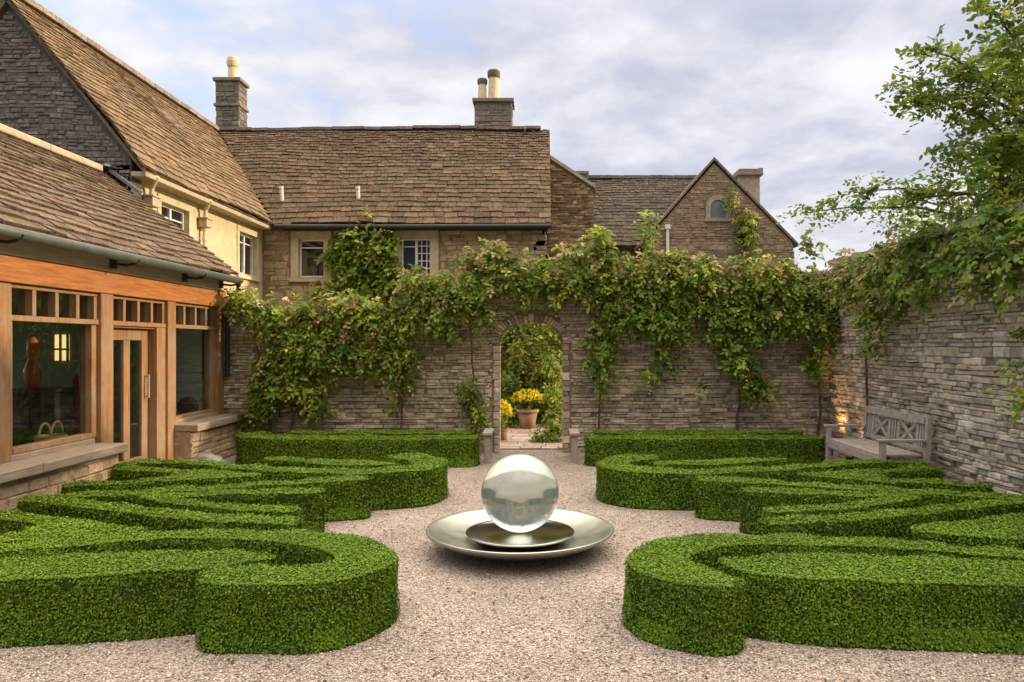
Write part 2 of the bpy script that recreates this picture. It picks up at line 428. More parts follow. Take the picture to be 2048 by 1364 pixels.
# unseen sky overhead, brightened and warmed to lift the courtyard light
ccol = mixc(ramp_(sx.outputs[2], .36, .7), ccol, (1.0, .91, .79))
bright = ramp_(sx.outputs[2], .36, .85, .86, 3.4)
# low sky behind the camera, dimmed on purpose to darken the hedge sides
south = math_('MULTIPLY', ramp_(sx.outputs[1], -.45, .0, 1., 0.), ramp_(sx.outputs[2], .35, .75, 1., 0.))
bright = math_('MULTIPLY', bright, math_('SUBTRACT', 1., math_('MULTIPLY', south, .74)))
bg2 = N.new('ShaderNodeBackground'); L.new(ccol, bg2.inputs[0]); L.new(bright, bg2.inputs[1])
# pale blue of the clear patches
bg3 = N.new('ShaderNodeBackground'); bg3.inputs[0].default_value = (.46, .60, .95, 1); bg3.inputs[1].default_value = .55
addb = N.new('ShaderNodeAddShader'); L.new(bg1.outputs[0], addb.inputs[0]); L.new(bg3.outputs[0], addb.inputs[1])
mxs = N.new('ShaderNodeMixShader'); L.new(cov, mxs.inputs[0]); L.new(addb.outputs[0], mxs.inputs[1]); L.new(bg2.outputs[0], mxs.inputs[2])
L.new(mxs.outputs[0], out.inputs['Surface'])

sc.view_settings.view_transform = 'Standard'; sc.view_settings.look = 'None'; sc.view_settings.gamma = 1
sc.view_settings.exposure = 0.40
sc.cycles.use_denoising = True
sc.cycles.max_bounces = 9; sc.cycles.transparent_max_bounces = 12; sc.cycles.transmission_bounces = 8
sc.cycles.sample_clamp_indirect = 6
sc.cycles.caustics_refractive = True

# ------------------------------------------------------------------ ground
mb = MB(); mb.add([(-400, -60, -.02), (400, -60, -.02), (400, 1500, -.02), (-400, 1500, -.02)], [(0, 1, 2, 3)])
tag(mb.build('ground', 'soil', recalc=False), kind='structure')
mb = MB(); mb.add([(-5.3, -3, 0), (4.75, -3, 0), (4.75, 12.0, 0), (-5.3, 12.0, 0)], [(0, 1, 2, 3)])
tag(mb.build('gravel_court', 'gravel', recalc=False), kind='structure')
# loose pebbles in the near gravel
n = 90000
Yp = 3.3 + (12.0 - 3.3) * rng.random(n) ** 2.2; Xp = rng.uniform(-1, 1, n) * np.minimum(4.6, .85 * Yp)
s = rng.uniform(.0032, .0078, n) * np.where(rng.random(n) < .05, 1.6, 1)
octv = np.array([(1, 0, 0), (0, 1, 0), (-1, 0, 0), (0, -1, 0), (0, 0, 1), (0, 0, -1)], float)
octv = octv[None] * (1 + rng.uniform(-.35, .35, (n, 6, 1)))
ang = rng.uniform(0, 2 * PI, n); ca, sa = np.cos(ang), np.sin(ang)
ov = octv * (s[:, None] * np.stack([np.ones(n) * 1.25, np.ones(n), rng.uniform(.45, .8, n)], 1))[:, None, :]
ov = np.stack([ov[..., 0] * ca[:, None] - ov[..., 1] * sa[:, None], ov[..., 0] * sa[:, None] + ov[..., 1] * ca[:, None], ov[..., 2]], -1)
ov += np.stack([Xp, Yp, s * .35], 1)[:, None]
pc = np.array([(.50, .385, .31), (.58, .47, .39), (.41, .31, .245), (.20, .15, .12), (.68, .58, .49), (.45, .345, .28)])
fast_mesh('gravel', ov, 6, [(0, 1, 4), (1, 2, 4), (2, 3, 4), (3, 0, 4), (1, 0, 5), (2, 1, 5), (3, 2, 5), (0, 3, 5)],
          pc[rng.integers(0, 6, n)] * rng.uniform(.85, 1.1, (n, 1)), 'pebble', None)
tag(bpy.data.objects['gravel'], 'loose pinkish beige gravel stones covering the courtyard', 'gravel', kind='stuff')
n = 260
Yl = 3.6 + 7 * rng.random(n) ** 1.5; Xl = rng.uniform(-1, 1, n) * np.minimum(2.2, .5 * Yl)
th = rng.uniform(0, 2 * PI, n); sl_ = rng.uniform(.008, .02, n)
dx = np.stack([np.cos(th), np.sin(th), np.zeros(n)], 1) * sl_[:, None]; dy = np.stack([-np.sin(th), np.cos(th), np.zeros(n)], 1) * (sl_ * .5)[:, None]
c0 = np.stack([Xl, Yl, np.full(n, .008)], 1); up_ = np.array([0, 0, 1.]) * (sl_ * .4)[:, None]
lc = np.array([(.10, .14, .03), (.16, .11, .04), (.08, .055, .025), (.14, .18, .04)])[rng.integers(0, 4, n)]
fast_mesh('fallen_leaves', np.stack([c0 - dx, c0 + dy + up_, c0 + dx + up_ * .5, c0 - dy], 1), 4, [(0, 1, 2, 3)], lc, 'leaf', None)
tag(bpy.data.objects['fallen_leaves'], 'small clipped green and brown leaves scattered on the gravel', 'leaves', kind='stuff')
# garden path beyond the arch
mb = MB()
mb.box(-1.5, 1.2, 12.0, 16.4, -.019, .001, (.12, .09, .07))
yy = 12.05
while yy < 16.3:
    xx = -1.45
    hh = rnd.uniform(.22, .36)
    while xx < 1.15:
        ww = rnd.uniform(.25, .5); x1 = min(xx + ww, 1.18)
        mb.box(xx + .008, x1 - .008, yy + .008, yy + hh - .008, .0, .014 + rnd.uniform(0, .006), jit((.36, .275, .215), .18))
        xx += ww
    yy += hh
tag(mb.build('garden_path', 'paving'), kind='structure')

# ------------------------------------------------------------------ hedges
X0 = -.17
def catmull(P, ds=.035):
    P = [np.array(p, float) for p in P]; Q = [2 * P[0] - P[1]] + P + [2 * P[-1] - P[-2]]; outp = []
    for i in range(1, len(Q) - 2):
        a, b, c, d = Q[i - 1:i + 3]; n = max(3, int(np.linalg.norm((c - b)[:2]) / ds))
        for k in range(n):
            t = k / n; outp.append(.5 * ((2 * b) + (-a + c) * t + (2 * a - 5 * b + 4 * c - d) * t * t + (-a + 3 * b - 3 * c + d) * t ** 3))
    outp.append(P[-1]); return outp
def ribbon(mb, P, h):
    S = catmull(P); n = len(S)
    wm = max(q[2] for q in P); hw_scale = .79 if wm < .16 else .86 if wm < .19 or wm > .23 else .92
    dist = [0.]
    for a, b in zip(S, S[1:]): dist.append(dist[-1] + float(np.linalg.norm((b - a)[:2])))
    tot = dist[-1]
    # offsets across (fraction of half width, inset) and heights
    prof = [(-1, 0, 0.), (-1, -.012, .30), (-1, -.016, .62), (-1, -.006, .86), (-1, .006, .965), (-1, .024, 1.), (-.4, 0, 1.005), (0, 0, 1.01), (.4, 0, 1.005),
            (1, .024, 1.), (1, .006, .965), (1, -.006, .86), (1, -.016, .62), (1, -.012, .30), (1, 0, 0.)]
    k = len(prof); base = len(mb.v)
    for i in range(n):
        t = S[min(i + 1, n - 1)] - S[max(i - 1, 0)]; t = t[:2] / (np.linalg.norm(t[:2]) + 1e-9); nx, ny = -t[1], t[0]
        hw = max(.03, S[i][2] * hw_scale); e = min(dist[i], tot - dist[i])
        if e < hw: hw = max(.004, math.sqrt(max(0, hw * hw - (hw - e) ** 2)))
        for (q, ins, z) in prof:
            o = q * hw - (math.copysign(min(ins, hw * .8), q) if q else 0)
            x, y, zz = S[i][0] + nx * o, S[i][1] + ny * o, z * h
            d = mnoise.noise((x * 3.1, y * 3.1, zz * 3)) * .024 + mnoise.noise((x * 9, y * 9, zz * 9)) * .010
            sgn = q if abs(q) == 1 else 0
            mb.v.append((x + nx * d * sgn, y + ny * d * sgn, max(0, zz + (d * .8 if z > .5 else 0))))
    for i in range(n - 1):
        for j in range(k - 1):
            a = base + i * k + j; mb.f.append([a, a + 1, a + k + 1, a + k]); mb.c.append((.1, .1, .1))
BOXC = np.array([(.098, .165, .011), (.078, .138, .010), (.122, .188, .014), (.06, .112, .008), (.15, .21, .018), (.088, .15, .011)])
def hedge_leaves(name, mb, parent, dens, size):
    V = np.array(mb.v); Fq = np.array(mb.f)
    A, B, C, D = (V[Fq[:, i]] for i in range(4))
    nrm = np.cross(C - A, D - B); ar = np.linalg.norm(nrm, axis=1) / 2; nrm /= (np.linalg.norm(nrm, axis=1, keepdims=True) + 1e-12)
    if (nrm[:, 2] * ar).sum() < 0: nrm = -nrm
    cnt = int(ar.sum() * dens)
    wt = ar * np.where((nrm[:, 2] > .15) & (nrm[:, 2] < .93), 2.6, 1.); fi = rng.choice(len(Fq), cnt, p=wt / wt.sum())
    u, v = rng.random((cnt, 1)), rng.random((cnt, 1))
    p = A[fi] * (1 - u) * (1 - v) + B[fi] * u * (1 - v) + C[fi] * u * v + D[fi] * (1 - u) * v
    nn = nrm[fi]
    p = p + nn * np.where(np.abs(nn[:, 2:3]) > .6, np.clip(rng.normal(.007, .0055, (cnt, 1)), -.004, .022), rng.uniform(-.004, .020, (cnt, 1)))
    thin = np.array([mnoise.noise((q[0] * 4.5, q[1] * 4.5, q[2] * 4.5)) + .5 * mnoise.noise((q[0] * 13, q[1] * 13, q[2] * 13)) for q in p])
    keep = (p[:, 2] > .012) & (rng.random(cnt) > np.clip((thin - .12) * 1.6, 0, .75) * np.where(np.abs(nn[:, 2]) > .6, .25, 1)); p, nn = p[keep], nn[keep]; cnt = len(p)
    sf = 1 - np.abs(nn[:, 2:3])
    nl = nn + rng.normal(0, .38, (cnt, 3)) + np.array([0, 0, 1.]) * (.3 - .2 * sf); nl /= np.linalg.norm(nl, axis=1, keepdims=True)
    t = rng.normal(0, 1, (cnt, 3)); t -= nl * (t * nl).sum(1, keepdims=True); t /= np.linalg.norm(t, axis=1, keepdims=True)
    b = np.cross(nl, t)
    s = size * rng.uniform(.65, 1.3, (cnt, 1))
    Vv = np.stack([p - t * s, p + b * s * .55 + nl * s * .12, p + t * s, p - b * s * .55 + nl * s * .12], 1)
    patch = np.array([mnoise.noise((q[0] * 1.8, q[1] * 1.8, q[2] * 1.8)) for q in p[::1]])[:, None]
    cols = BOXC[rng.integers(0, len(BOXC), cnt)] * rng.uniform(.82, 1.15, (cnt, 1)) * (1 + .2 * patch) * np.array([1.12, 1.2, .95])
    fresh_toplit = rng.random(cnt) < np.where(nn[:, 2] > .6, .34, .10); cols[fresh_toplit] = np.array([(.19, .275, .018), (.16, .25, .015)])[rng.integers(0, 2, fresh_toplit.sum())]  # new growth; its larger share on top paints lit-top contrast into the colour
    dry = rng.random(cnt) < .02; cols[dry] = (.13, .085, .03)
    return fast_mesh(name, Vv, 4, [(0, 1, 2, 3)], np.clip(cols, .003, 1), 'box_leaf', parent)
HH = .385
def hedge(ribs, label, dens, size, h=HH, group='clipped box hedges of the knot garden'):
    mb = MB()
    for r in ribs: ribbon(mb, r, h)
    xs = [v[0] for v in mb.v]; ys = [v[1] for v in mb.v]
    e = empty('box_hedge', ((min(xs) + max(xs)) / 2, (min(ys) + max(ys)) / 2, 0), label, 'hedge', group)
    mb.build('core', 'hedge_core', e, smooth=True)
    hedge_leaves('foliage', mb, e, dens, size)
    return e
def side(sgn):
    R = sgn > 0
    def mir(P, sh=0):                                       # the two halves of the knot are not quite mirror images
        return [((x if R else 2 * X0 - x + sh), y, hw) for x, y, hw in P]
    w = 'right' if R else 'left'
    edge = 'near the bench wall' if R else 'near the oak garden room'
    ex = 0 if R else .0
    if R:
        hook = [(1.13, 4.12, .13), (.90, 4.22, .19), (.73, 4.43, .21), (.77, 4.70, .20), (1.0, 4.90, .17), (1.3, 5.01, .14), (1.7, 5.02, .125), (2.2, 4.94, .12), (2.75, 4.77, .12), (3.25, 4.60, .12), (3.8, 4.42, .12), (4.25, 4.4, .12)]
        leaf = [(1.10, 4.52, .03), (1.32, 4.42, .19), (1.7, 4.40, .29), (2.2, 4.36, .29), (2.8, 4.26, .26), (3.4, 4.12, .20), (4.1, 3.96, .15)]
    else:
        hook = [(1.52, 4.22, .13), (1.25, 4.22, .18), (.86, 4.27, .2), (.66, 4.48, .2), (.72, 4.74, .20), (1.0, 4.98, .18), (1.35, 5.10, .15), (1.75, 5.16, .13), (2.2, 5.13, .12), (2.75, 4.95, .12), (3.25, 4.74, .12), (3.8, 4.52, .12), (4.2, 4.5, .12)]
        leaf = [(1.28, 4.62, .03), (1.5, 4.58, .16), (1.8, 4.52, .24), (2.3, 4.44, .28), (2.8, 4.36, .26), (3.4, 4.22, .2), (4.1, 4.05, .15)]
    hedge([mir(hook, -.08)], f'tall hooked box hedge curling round its front end, nearest on the {w} of the gravel', 17000, .0082)
    hedge([mir(leaf, -.04)], f'broad solid box hedge filling the nearest front hook on the {w}', 17000, .0082)
    wedge = [[(2.62, 5.22, .04), (2.95, 5.2, .1), (3.4, 5.08, .13), (3.9, 4.94, .13), (4.3, 4.86, .12)],
             [(2.62, 5.24, .04), (3.0, 5.36, .11), (3.4, 5.52, .13), (3.85, 5.7, .12), (4.25, 5.82, .11)],
             [(2.8, 5.26, .05), (3.1, 5.28, .12), (3.5, 5.3, .1)]]
    hedge([mir(p, .16) for p in wedge], f'box hedge wedge pointing inward just behind the {w} front hook', 12000, .0096)
    outer = [(1.64, 5.52, .125), (2.3, 5.64, .125), (2.8, 5.80, .12), (3.3, 6.0, .12), (3.85, 6.21, .12), (4.28, 6.34, .12), (3.95, 6.47, .12), (3.45, 6.65, .12), (2.95, 6.83, .12), (2.3, 7.08, .125), (1.54, 7.33, .135)]
    hedge([mir(outer[:6], .2), mir(outer[5:], .2)], f'large V of low box hedge opening towards the sphere from the {w}', 10500, .0103)
    inner = [(1.79, 5.92, .115), (2.4, 6.05, .11), (2.85, 6.21, .1), (3.28, 6.39, .06)]
    inner2 = [(3.28, 6.41, .06), (2.85, 6.54, .1), (2.4, 6.65, .11), (1.82, 6.72, .125)]
    hedge([mir(inner, .2), mir(inner2, .2)], f'small V of box hedge nested inside the bigger V on the {w}', 10500, .0103)
    fw = [[(x, 12.78 - y, hw) for x, y, hw in p] for p in wedge]
    hedge([mir(p, .1) for p in fw], f'far box hedge wedge pointing inward {edge}', 7600, .0122)
    fh = [(1.38, 8.72, .12), (1.05, 8.66, .18), (.84, 8.36, .2), (.86, 8.02, .2), (1.1, 7.80, .17), (1.6, 7.72, .14), (2.3, 7.83, .13), (3.0, 8.10, .12), (3.6, 8.36, .12), (4.05, 8.36, .12), (4.25, 8.1, .11)]
    hedge([mir(fh, -.07)], f'hooked box hedge at the far {w} corner of the knot garden', 7600, .0122)
    fl = [(1.22, 8.24, .03), (1.6, 8.27, .17), (2.1, 8.36, .17), (2.85, 8.58, .04)]
    hedge([mir(fl)], f'slim box hedge sliver inside the far {w} hook', 7600, .0122)
side(1); side(-1)
bd, bs = 6000, .0138
hedge([[(-.86, 10.45, .17), (-1.8, 10.4, .2), (-3.0, 10.38, .2), (-3.9, 10.5, .2), (-4.22, 10.75, .18), (-4.0, 11.0, .14)]],
      'long low box hedge at the foot of the creeper-covered wall left of the arch', bd, bs, .40, 'box hedges along the back wall')
hedge([[(-1.0, 10.95, .1), (-1.9, 10.98, .18), (-3.0, 10.98, .17), (-3.7, 10.92, .05)]],
      'slim second row of box hedge tucked behind the long hedge left of the arch', bd, bs, .41, 'box hedges along the back wall')
hedge([[(.64, 10.5, .16), (1.6, 10.42, .2), (2.8, 10.42, .2), (4.0, 10.42, .17)]],
      'long low box hedge below the back wall between arch and bench', bd, bs, .40, 'box hedges along the back wall')
hedge([[(.8, 10.98, .1), (1.8, 11.0, .18), (2.8, 11.0, .18), (3.9, 10.98, .1)]],
      'slim back row of box hedge against the wall between arch and bench', bd, bs, .41, 'box hedges along the back wall')

# ------------------------------------------------------------------ sphere and dish
SX, SY = -.165, 6.12
e = empty('steel_dish', (SX, SY, 0), 'wide shallow stainless steel water dish under the clear sphere', 'dish')
mb = MB()
prof_o = [(.26, .0), (.30, .035), (.48, .06), (.66, .115), (.765, .175), (.772, .19), (.765, .197), (.745, .188), (.64, .142), (.50, .105), (.40, .092), (.05, .088)]
mb.lathe(prof_o, (SX, SY, 0), 96); mb.build('basin', 'steel', e, smooth=True)
mb = MB()
mb.lathe([(.30, .092), (.42, .128), (.445, .150), (.452, .158), (.445, .164), (.43, .160), (.36, .146), (.04, .140)], (SX, SY, 0), 96)
mb.build('inner_plate', 'steel_dark', e, smooth=True)
mb = MB(); rr = .32; pr = [(max(.0005, rr * math.sin(PI * i / 64)), rr - rr * math.cos(PI * i / 64)) for i in range(65)]
mb.lathe(pr, (SX, SY, .158), 128)
tag(mb.build('glass_sphere', 'acrylic', None, smooth=True), 'large clear glass sphere resting in the steel dish', 'sphere')

# ------------------------------------------------------------------ courtyard walls
YB = 11.7
prof = [(-5.3, 2.42), (-4.6, 2.40), (-4.35, 2.2), (-4.05, 1.72), (-3.7, 1.36), (-3.3, 1.26), (-2.8, 1.28), (-2.4, 1.38), (-2.1, 1.72), (-1.9, 2.1), (-1.72, 2.34), (-1.5, 2.42), (-.9, 2.46), (.6, 2.72), (4.6, 2.82)]
def top(x):
    for (a, b), (c, d) in zip(prof, prof[1:]):
        if a <= x <= c: return b + (d - b) * (x - a) / (c - a)
    return prof[-1][1]
AL, AR, ASP, ATP = -.65, .37, 1.72, 2.06
def arch_z(x):
    t = (x - (AL + AR) / 2) / ((AR - AL) / 2)
    return ASP + (ATP - ASP) * math.sqrt(max(0, 1 - abs(t) ** 2.4))
def in_back(x, z):
    if z > top(x) - .005: return False
    if AL - .0 < x < AR + .0 and z < arch_z(x) + .0: return False
    return True
def in_back2(x, z):
    if AL - .10 < x < AR + .10 and z < ASP + .02: return (x < AL or x > AR) and not (AL - .10 < x < AR + .10)
    if AL - .02 < x < AR + .02 and z < arch_z(min(max(x, AL), AR)) + .15: return False
    return in_back(x, z)
garden_wall = empty('garden_wall', (-.1, YB, 0), 'high rubble stone back wall with an arched doorway and a dipped top', 'wall')
fb = lambda u, v, d: (u, YB - d, v)
xs = [AL + (AR - AL) * i / 20 for i in range(21)]
poly = [(-5.3, -.05), (AL, -.05)] + [(x, arch_z(x)) for x in xs] + [(AR, -.05), (4.6, -.05)]
px_ = np.arange(4.6, -5.31, -.1)
poly += [(float(x), top(float(x)) - .01) for x in px_]
mb = MB(); mb.prism(poly, fb, 0., -.45, (.2, .16, .12)); mb.build('wall_core', 'mortar', garden_wall)
mb = MB(); stones(mb, fb, -5.1, 4.58, 0, 3.0, in_back2, hr=(.032, .072), wr=(.07, .27), depth=(.0, .034), gap=.005, pal=PAL_WALL, seed=1); mb.build('stonework', 'stone', garden_wall)
# arch surround: jamb stones and voussoirs
mb = MB()
for sgn, xe in ((-1, AL), (1, AR)):
    z = 0
    while z < ASP - .05:
        h = rnd.uniform(.06, .13); wd = rnd.uniform(.10, .135)
        a, b = (xe - wd + .03, xe + .006) if sgn < 0 else (xe - .006, xe + wd - .03)
        mb.prism([(a, z + .005), (b, z + .005), (b, z + h - .005), (a, z + h - .005)], fb, rnd.uniform(.010, .026), -.43, jit(pick(PAL_WALL), .15)); z += h
nv = 27
for i in range(nv):
    t0, t1 = i / nv, (i + 1) / nv
    def pt(t, r):
        a = PI * (1 - t); cx = (AL + AR) / 2; rx = (AR - AL) / 2
        x = cx + rx * math.copysign(abs(math.cos(a)) ** .83, math.cos(a)); z = ASP + (ATP - ASP) * abs(math.sin(a)) ** .83
        k = r; return (x + math.cos(a) * k, z + math.sin(a) * k)
    g = .004
    o_ = .09 + rnd.uniform(0, .05)
    mb.prism([pt(t0 + g, -.006), pt(t1 - g, -.006), pt(t1 - g, o_), pt(t0 + g, o_)], fb, rnd.uniform(.012, .026), -.43, jit(pick(PAL_WALL), .15))
mb.build('arch_surround', 'stone', garden_wall, bevel=.006)
mb = MB(); x = -5.1
while x < 4.5:                                             # coping stones follow the swoop
    w_ = rnd.uniform(.14, .3); x1 = min(x + w_, 4.56)
    a, b = Vector((x + .005, 0, top(x))), Vector((x1 - .005, 0, top(x1)))
    t = rnd.uniform(.035, .055)
    mb.prism([(a.x, a.z), (b.x, b.z), (b.x, b.z + t), (a.x, a.z + t)], fb, .055 + rnd.uniform(0, .02), -.5, jit((.42, .36, .29), .2))
    x = x1
    if x1 >= 4.56: break
mb.build('coping', 'stone', garden_wall)

XR = 4.58
right_wall = empty('garden_wall', (XR, 7.5, 0), 'tall rubble stone side wall behind the wooden bench', 'wall')
fr_ = lambda u, v, d: (XR - d, u, v)
mb = MB(); mb.prism([(2.2, -.05), (YB + .02, -.05), (YB + .02, 2.9), (2.2, 2.95)], fr_, 0, -.45, (.2, .16, .12)); mb.build('wall_core', 'mortar', right_wall)
mb = MB(); stones(mb, fr_, 2.2, YB - .02, 0, 2.9, lambda u, v: v < 2.9, hr=(.034, .078), wr=(.07, .30), depth=(.0, .042), gap=.005, pal=PAL_WALL, seed=9); mb.build('stonework', 'stone', right_wall)
mb = MB(); y = 2.2
while y < YB - .1:
    w_ = rnd.uniform(.2, .4); mb.box(XR - .06, XR + .5, y, min(y + w_ - .01, YB), 2.95, 3.0 + rnd.uniform(0, .03), jit((.40, .34, .27), .2)); y += w_
mb.build('coping', 'stone', right_wall)

# ------------------------------------------------------------------ main house
TH = math.radians(51.4); ct, st_ = math.cos(TH), math.sin(TH)
house = empty('stone_house', (-6.4, 17, 0), 'L-shaped stone house with steep mossy stone-tiled roofs and two chimneys', 'house')
XE, YE, ZE, XV = -6.1, 16.8, 4.45, .25
XW, YW = -6.375, 17.0
PR = 2.17; RZ = ZE + PR * math.tan(TH)
# left wing walls
WA = (12.42, 13.42, 3.15, 4.12); WB = (15.66, 16.62, 3.22, 4.12)
fl_ = lambda u, v, d: (XW + d, u, v)
mb = MB(); grid_wall(mb, fl_, 11.5, 17.0, 0, 4.5, [WA, WB], 0, -.4); mb.build('side_wall', 'cream', house)
fg = lambda u, v, d: (u, 11.5 - d, v)
xr = XE - PR
gx = lambda z: (ZE + .0)
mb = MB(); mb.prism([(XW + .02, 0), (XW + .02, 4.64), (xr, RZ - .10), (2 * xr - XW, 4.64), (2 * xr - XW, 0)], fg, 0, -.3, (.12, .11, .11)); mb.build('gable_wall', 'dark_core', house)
def in_gab(u, v): return v < min(RZ - .12, 4.6 + (XW - u) * math.tan(TH), 4.6 + (u - 2 * xr + XW) * math.tan(TH)) and u < XW + .02
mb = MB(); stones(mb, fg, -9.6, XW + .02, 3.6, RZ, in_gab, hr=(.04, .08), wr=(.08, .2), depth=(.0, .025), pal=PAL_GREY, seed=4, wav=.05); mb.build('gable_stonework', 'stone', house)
# rear wing facade
fr2 = lambda u, v, d: (u, YW - d, v)
W1 = (-5.55, -4.95, 3.25, 4.14); W2 = (-3.2, -2.5, 3.3, 4.16)
mb = MB(); grid_wall(mb, fr2, XW, .16, 0, 4.5, [W1, W2], 0, -.4); mb.build('front_wall', 'lime', house)
def in_front(u, v):
    for h in (W1, W2):
        if h[0] - .2 < u < h[1] + .2 and h[2] - .1 < v < h[3] + .17: return False
    return True
mb = MB(); stones(mb, fr2, XW + .02, .16, 1.6, 4.42, in_front, hr=(.09, .17), wr=(.18, .42), depth=(.0, .015), pal=PAL_WARM, seed=6); mb.build('front_stonework', 'stone', house)
fs2 = lambda u, v, d: (.16 + d, u, v)
mb = MB(); mb.prism([(YW, 0), (YW, 4.45), (YE + PR, RZ - .05), (YE + 2 * PR - .2, 4.45), (YE + 2 * PR - .2, 0)], fs2, 0, -.3); mb.build('end_wall', 'lime', house)
# roofs
LS = PR / ct
def slab(mb, P, th=.1):
    P = [Vector(p) for p in P]; nrm = (P[1] - P[0]).cross(P[2] - P[0]).normalized()
    if nrm.z < 0: nrm = -nrm
    n = len(P); mb.add([p - nrm * .03 for p in P] + [p - nrm * (.03 + th) for p in P],
                       [list(range(n)), [n + i for i in range(n)][::-1]] + [(i, (i + 1) % n, n + (i + 1) % n, n + i) for i in range(n)], (.16, .12, .09))
mb = MB()
slab(mb, [(XE, 11.42, ZE), (XE, YE, ZE), (XE - PR, YE + PR, RZ), (XE - PR, 11.42, RZ)], .045)
slab(mb, [(XE - PR, 11.42, RZ), (XE - PR, YE + PR, RZ), (XE - 2 * PR, YE + PR, ZE), (XE - 2 * PR, 11.42, ZE)])
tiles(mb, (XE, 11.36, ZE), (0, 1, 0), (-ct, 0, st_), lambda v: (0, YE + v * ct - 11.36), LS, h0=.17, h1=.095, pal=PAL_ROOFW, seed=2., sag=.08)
mb.build('roof', 'slate', house)
RZ2 = .2
mb = MB()
slab(mb, [(XE, YE, ZE), (XV, YE, ZE), (XV, YE + PR, RZ), (XE - PR, YE + PR, RZ)])
slab(mb, [(XE - PR, YE + PR, RZ), (XV, YE + PR, RZ), (XV, YE + 2 * PR, ZE), (XE - PR, YE + 2 * PR, ZE)])
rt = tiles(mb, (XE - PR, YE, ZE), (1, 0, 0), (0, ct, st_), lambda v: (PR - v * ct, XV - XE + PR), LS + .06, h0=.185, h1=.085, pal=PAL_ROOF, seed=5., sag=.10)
mb.build('roof', 'slate', house)
# ridge tiles
mb = MB(); y = 11.4
while y < YE + PR - .1:
    mb.bar((XE - PR, y, RZ + .045 + rnd.uniform(-.01, .012)), (XE - PR, y + .38, RZ + .045 + rnd.uniform(-.01, .012)), .2, .09, col=jit((.30, .24, .18), .2)); y += .39
x = XE - PR + .1
while x < XV - .3:
    zz = RZ + .05 + .06 * mnoise.noise((x * .5, 2, 1)) + .05 * (x - XE + PR) / 8.5
    mb.bar((x, YE + PR, zz), (x + .4, YE + PR, zz + rnd.uniform(-.012, .012)), .2, .07, col=jit((.21, .17, .14), .2)); x += .41
mb.build('ridge_tiles', 'slate', house)
# gutters, pipes
mb = MB(); mb.tube([(XE + .1, YE - .06, ZE - .07), (-3, YE - .06, ZE - .075), (XV, YE - .06, ZE - .06)], .055, 10)
mb.box(XE + .2, XV - .05, YE + .02, YE + .2, ZE - .12, ZE - .04); mb.build('gutter', 'iron', house)
mb = MB(); mb.box(XW + .003, XE - .02, 11.5, 16.85, ZE - .13, ZE - .045); mb.build('eaves_course', 'dress', house, bevel=.02)
def downpipe(Y, z):
    mb = MB(); mb.tube([(XE - .02, Y - .12, ZE - .06), (XW + .12, Y - .02, ZE - .22), (XW + .09, Y, z)], .038, 10)
    mb.tube([(XW + .09, Y, z), (XW + .09, Y, 2.6)], .036, 10)
    for zz in (z - .3, z - .75): mb.tube([(XW + .09, Y, zz), (XW + .09, Y, zz + .05)], .05, 10)
    p = mb.build('downpipe', 'pot_clay', house, smooth=False)
    mb = MB(); mb.box(XW + .02, XW + .18, Y - .11, Y + .11, z - .05, z + .1); mb.box(XW + .005, XW + .2, Y - .13, Y + .13, z + .1, z + .13)
    mb.build('hopper', 'dress', p, bevel=.01)
downpipe(13.87, 3.95); downpipe(11.95, 3.98)
# windows
def window(parent, fn, W, lights, surround=.16, rec=.12, lattice=(), open_leaf=False, sur='dress'):
    a, b, c, d = W
    mb = MB(); t = .045
    for (u0, u1, v0, v1) in ((a, a + t, c, d), (b - t, b, c, d), (a + t, b - t, c, c + t), (a + t, b - t, d - t, d)):
        mb.prism([(u0, v0), (u1, v0), (u1, v1), (u0, v1)], fn, -rec + .04, -rec - .03)
    for i in range(1, lights):
        u = a + (b - a) * i / lights; mb.prism([(u - .03, c + t), (u + .03, c + t), (u + .03, d - t), (u - .03, d - t)], fn, -rec + .045, -rec - .02)
    wn = mb.build('window', 'white', parent)
    mb = MB(); mb.prism([(a + .01, c + .01), (b - .01, c + .01), (b - .01, d - .01), (a + .01, d - .01)], fn, -rec - .004, -rec - .016); mb.build('pane', 'pane', wn)
    mb = MB()
    for i in range(lights):
        u0 = a + (b - a) * i / lights; u1 = a + (b - a) * (i + 1) / lights
        if lattice[i:i + 1] == (1,):
            for k in range(1, 3): u = u0 + (u1 - u0) * k / 3; mb.prism([(u - .011, c + t), (u + .011, c + t), (u + .011, d - t), (u - .011, d - t)], fn, -rec + .02, -rec + .002)
            for k in range(1, 5): v = c + (d - c) * k / 5; mb.prism([(u0 + .03, v - .011), (u1 - .03, v - .011), (u1 - .03, v + .011), (u0 + .03, v + .011)], fn, -rec + .018, -rec + .001)
        else:
            v = c + (d - c) * .78; mb.prism([(u0 + .03, v - .014), (u1 - .03, v - .014), (u1 - .03, v + .014), (u0 + .03, v + .014)], fn, -rec + .018, -rec + .001)
    mb.build('glazing_bars', 'white', wn)
    if surround:
        mb = MB(); s_ = surround
        mb.prism([(a - s_, c - .02), (a + .006, c - .02), (a + .006, d - .007), (a - s_, d - .007)], fn, .022, -.2)
        mb.prism([(b - .006, c - .02), (b + s_, c - .02), (b + s_, d - .007), (b - .006, d - .007)], fn, .022, -.2)
        mb.prism([(a - s_, d - .005), (b + s_, d - .005), (b + s_, d + s_), (a - s_, d + s_)], fn, .026, -.2)
        mb.prism([(a - s_ - .03, c - .10), (b + s_ + .03, c - .10), (b + s_ + .03, c - .023), (a - s_ - .03, c - .023)], fn, .06, -.2)
        mb.build('surround', sur, wn, bevel=.006)
    return wn
window(house, fr2, W1, 1, .17, lattice=(0, 0)); window(house, fr2, W2, 2, .17, lattice=(0, 1))
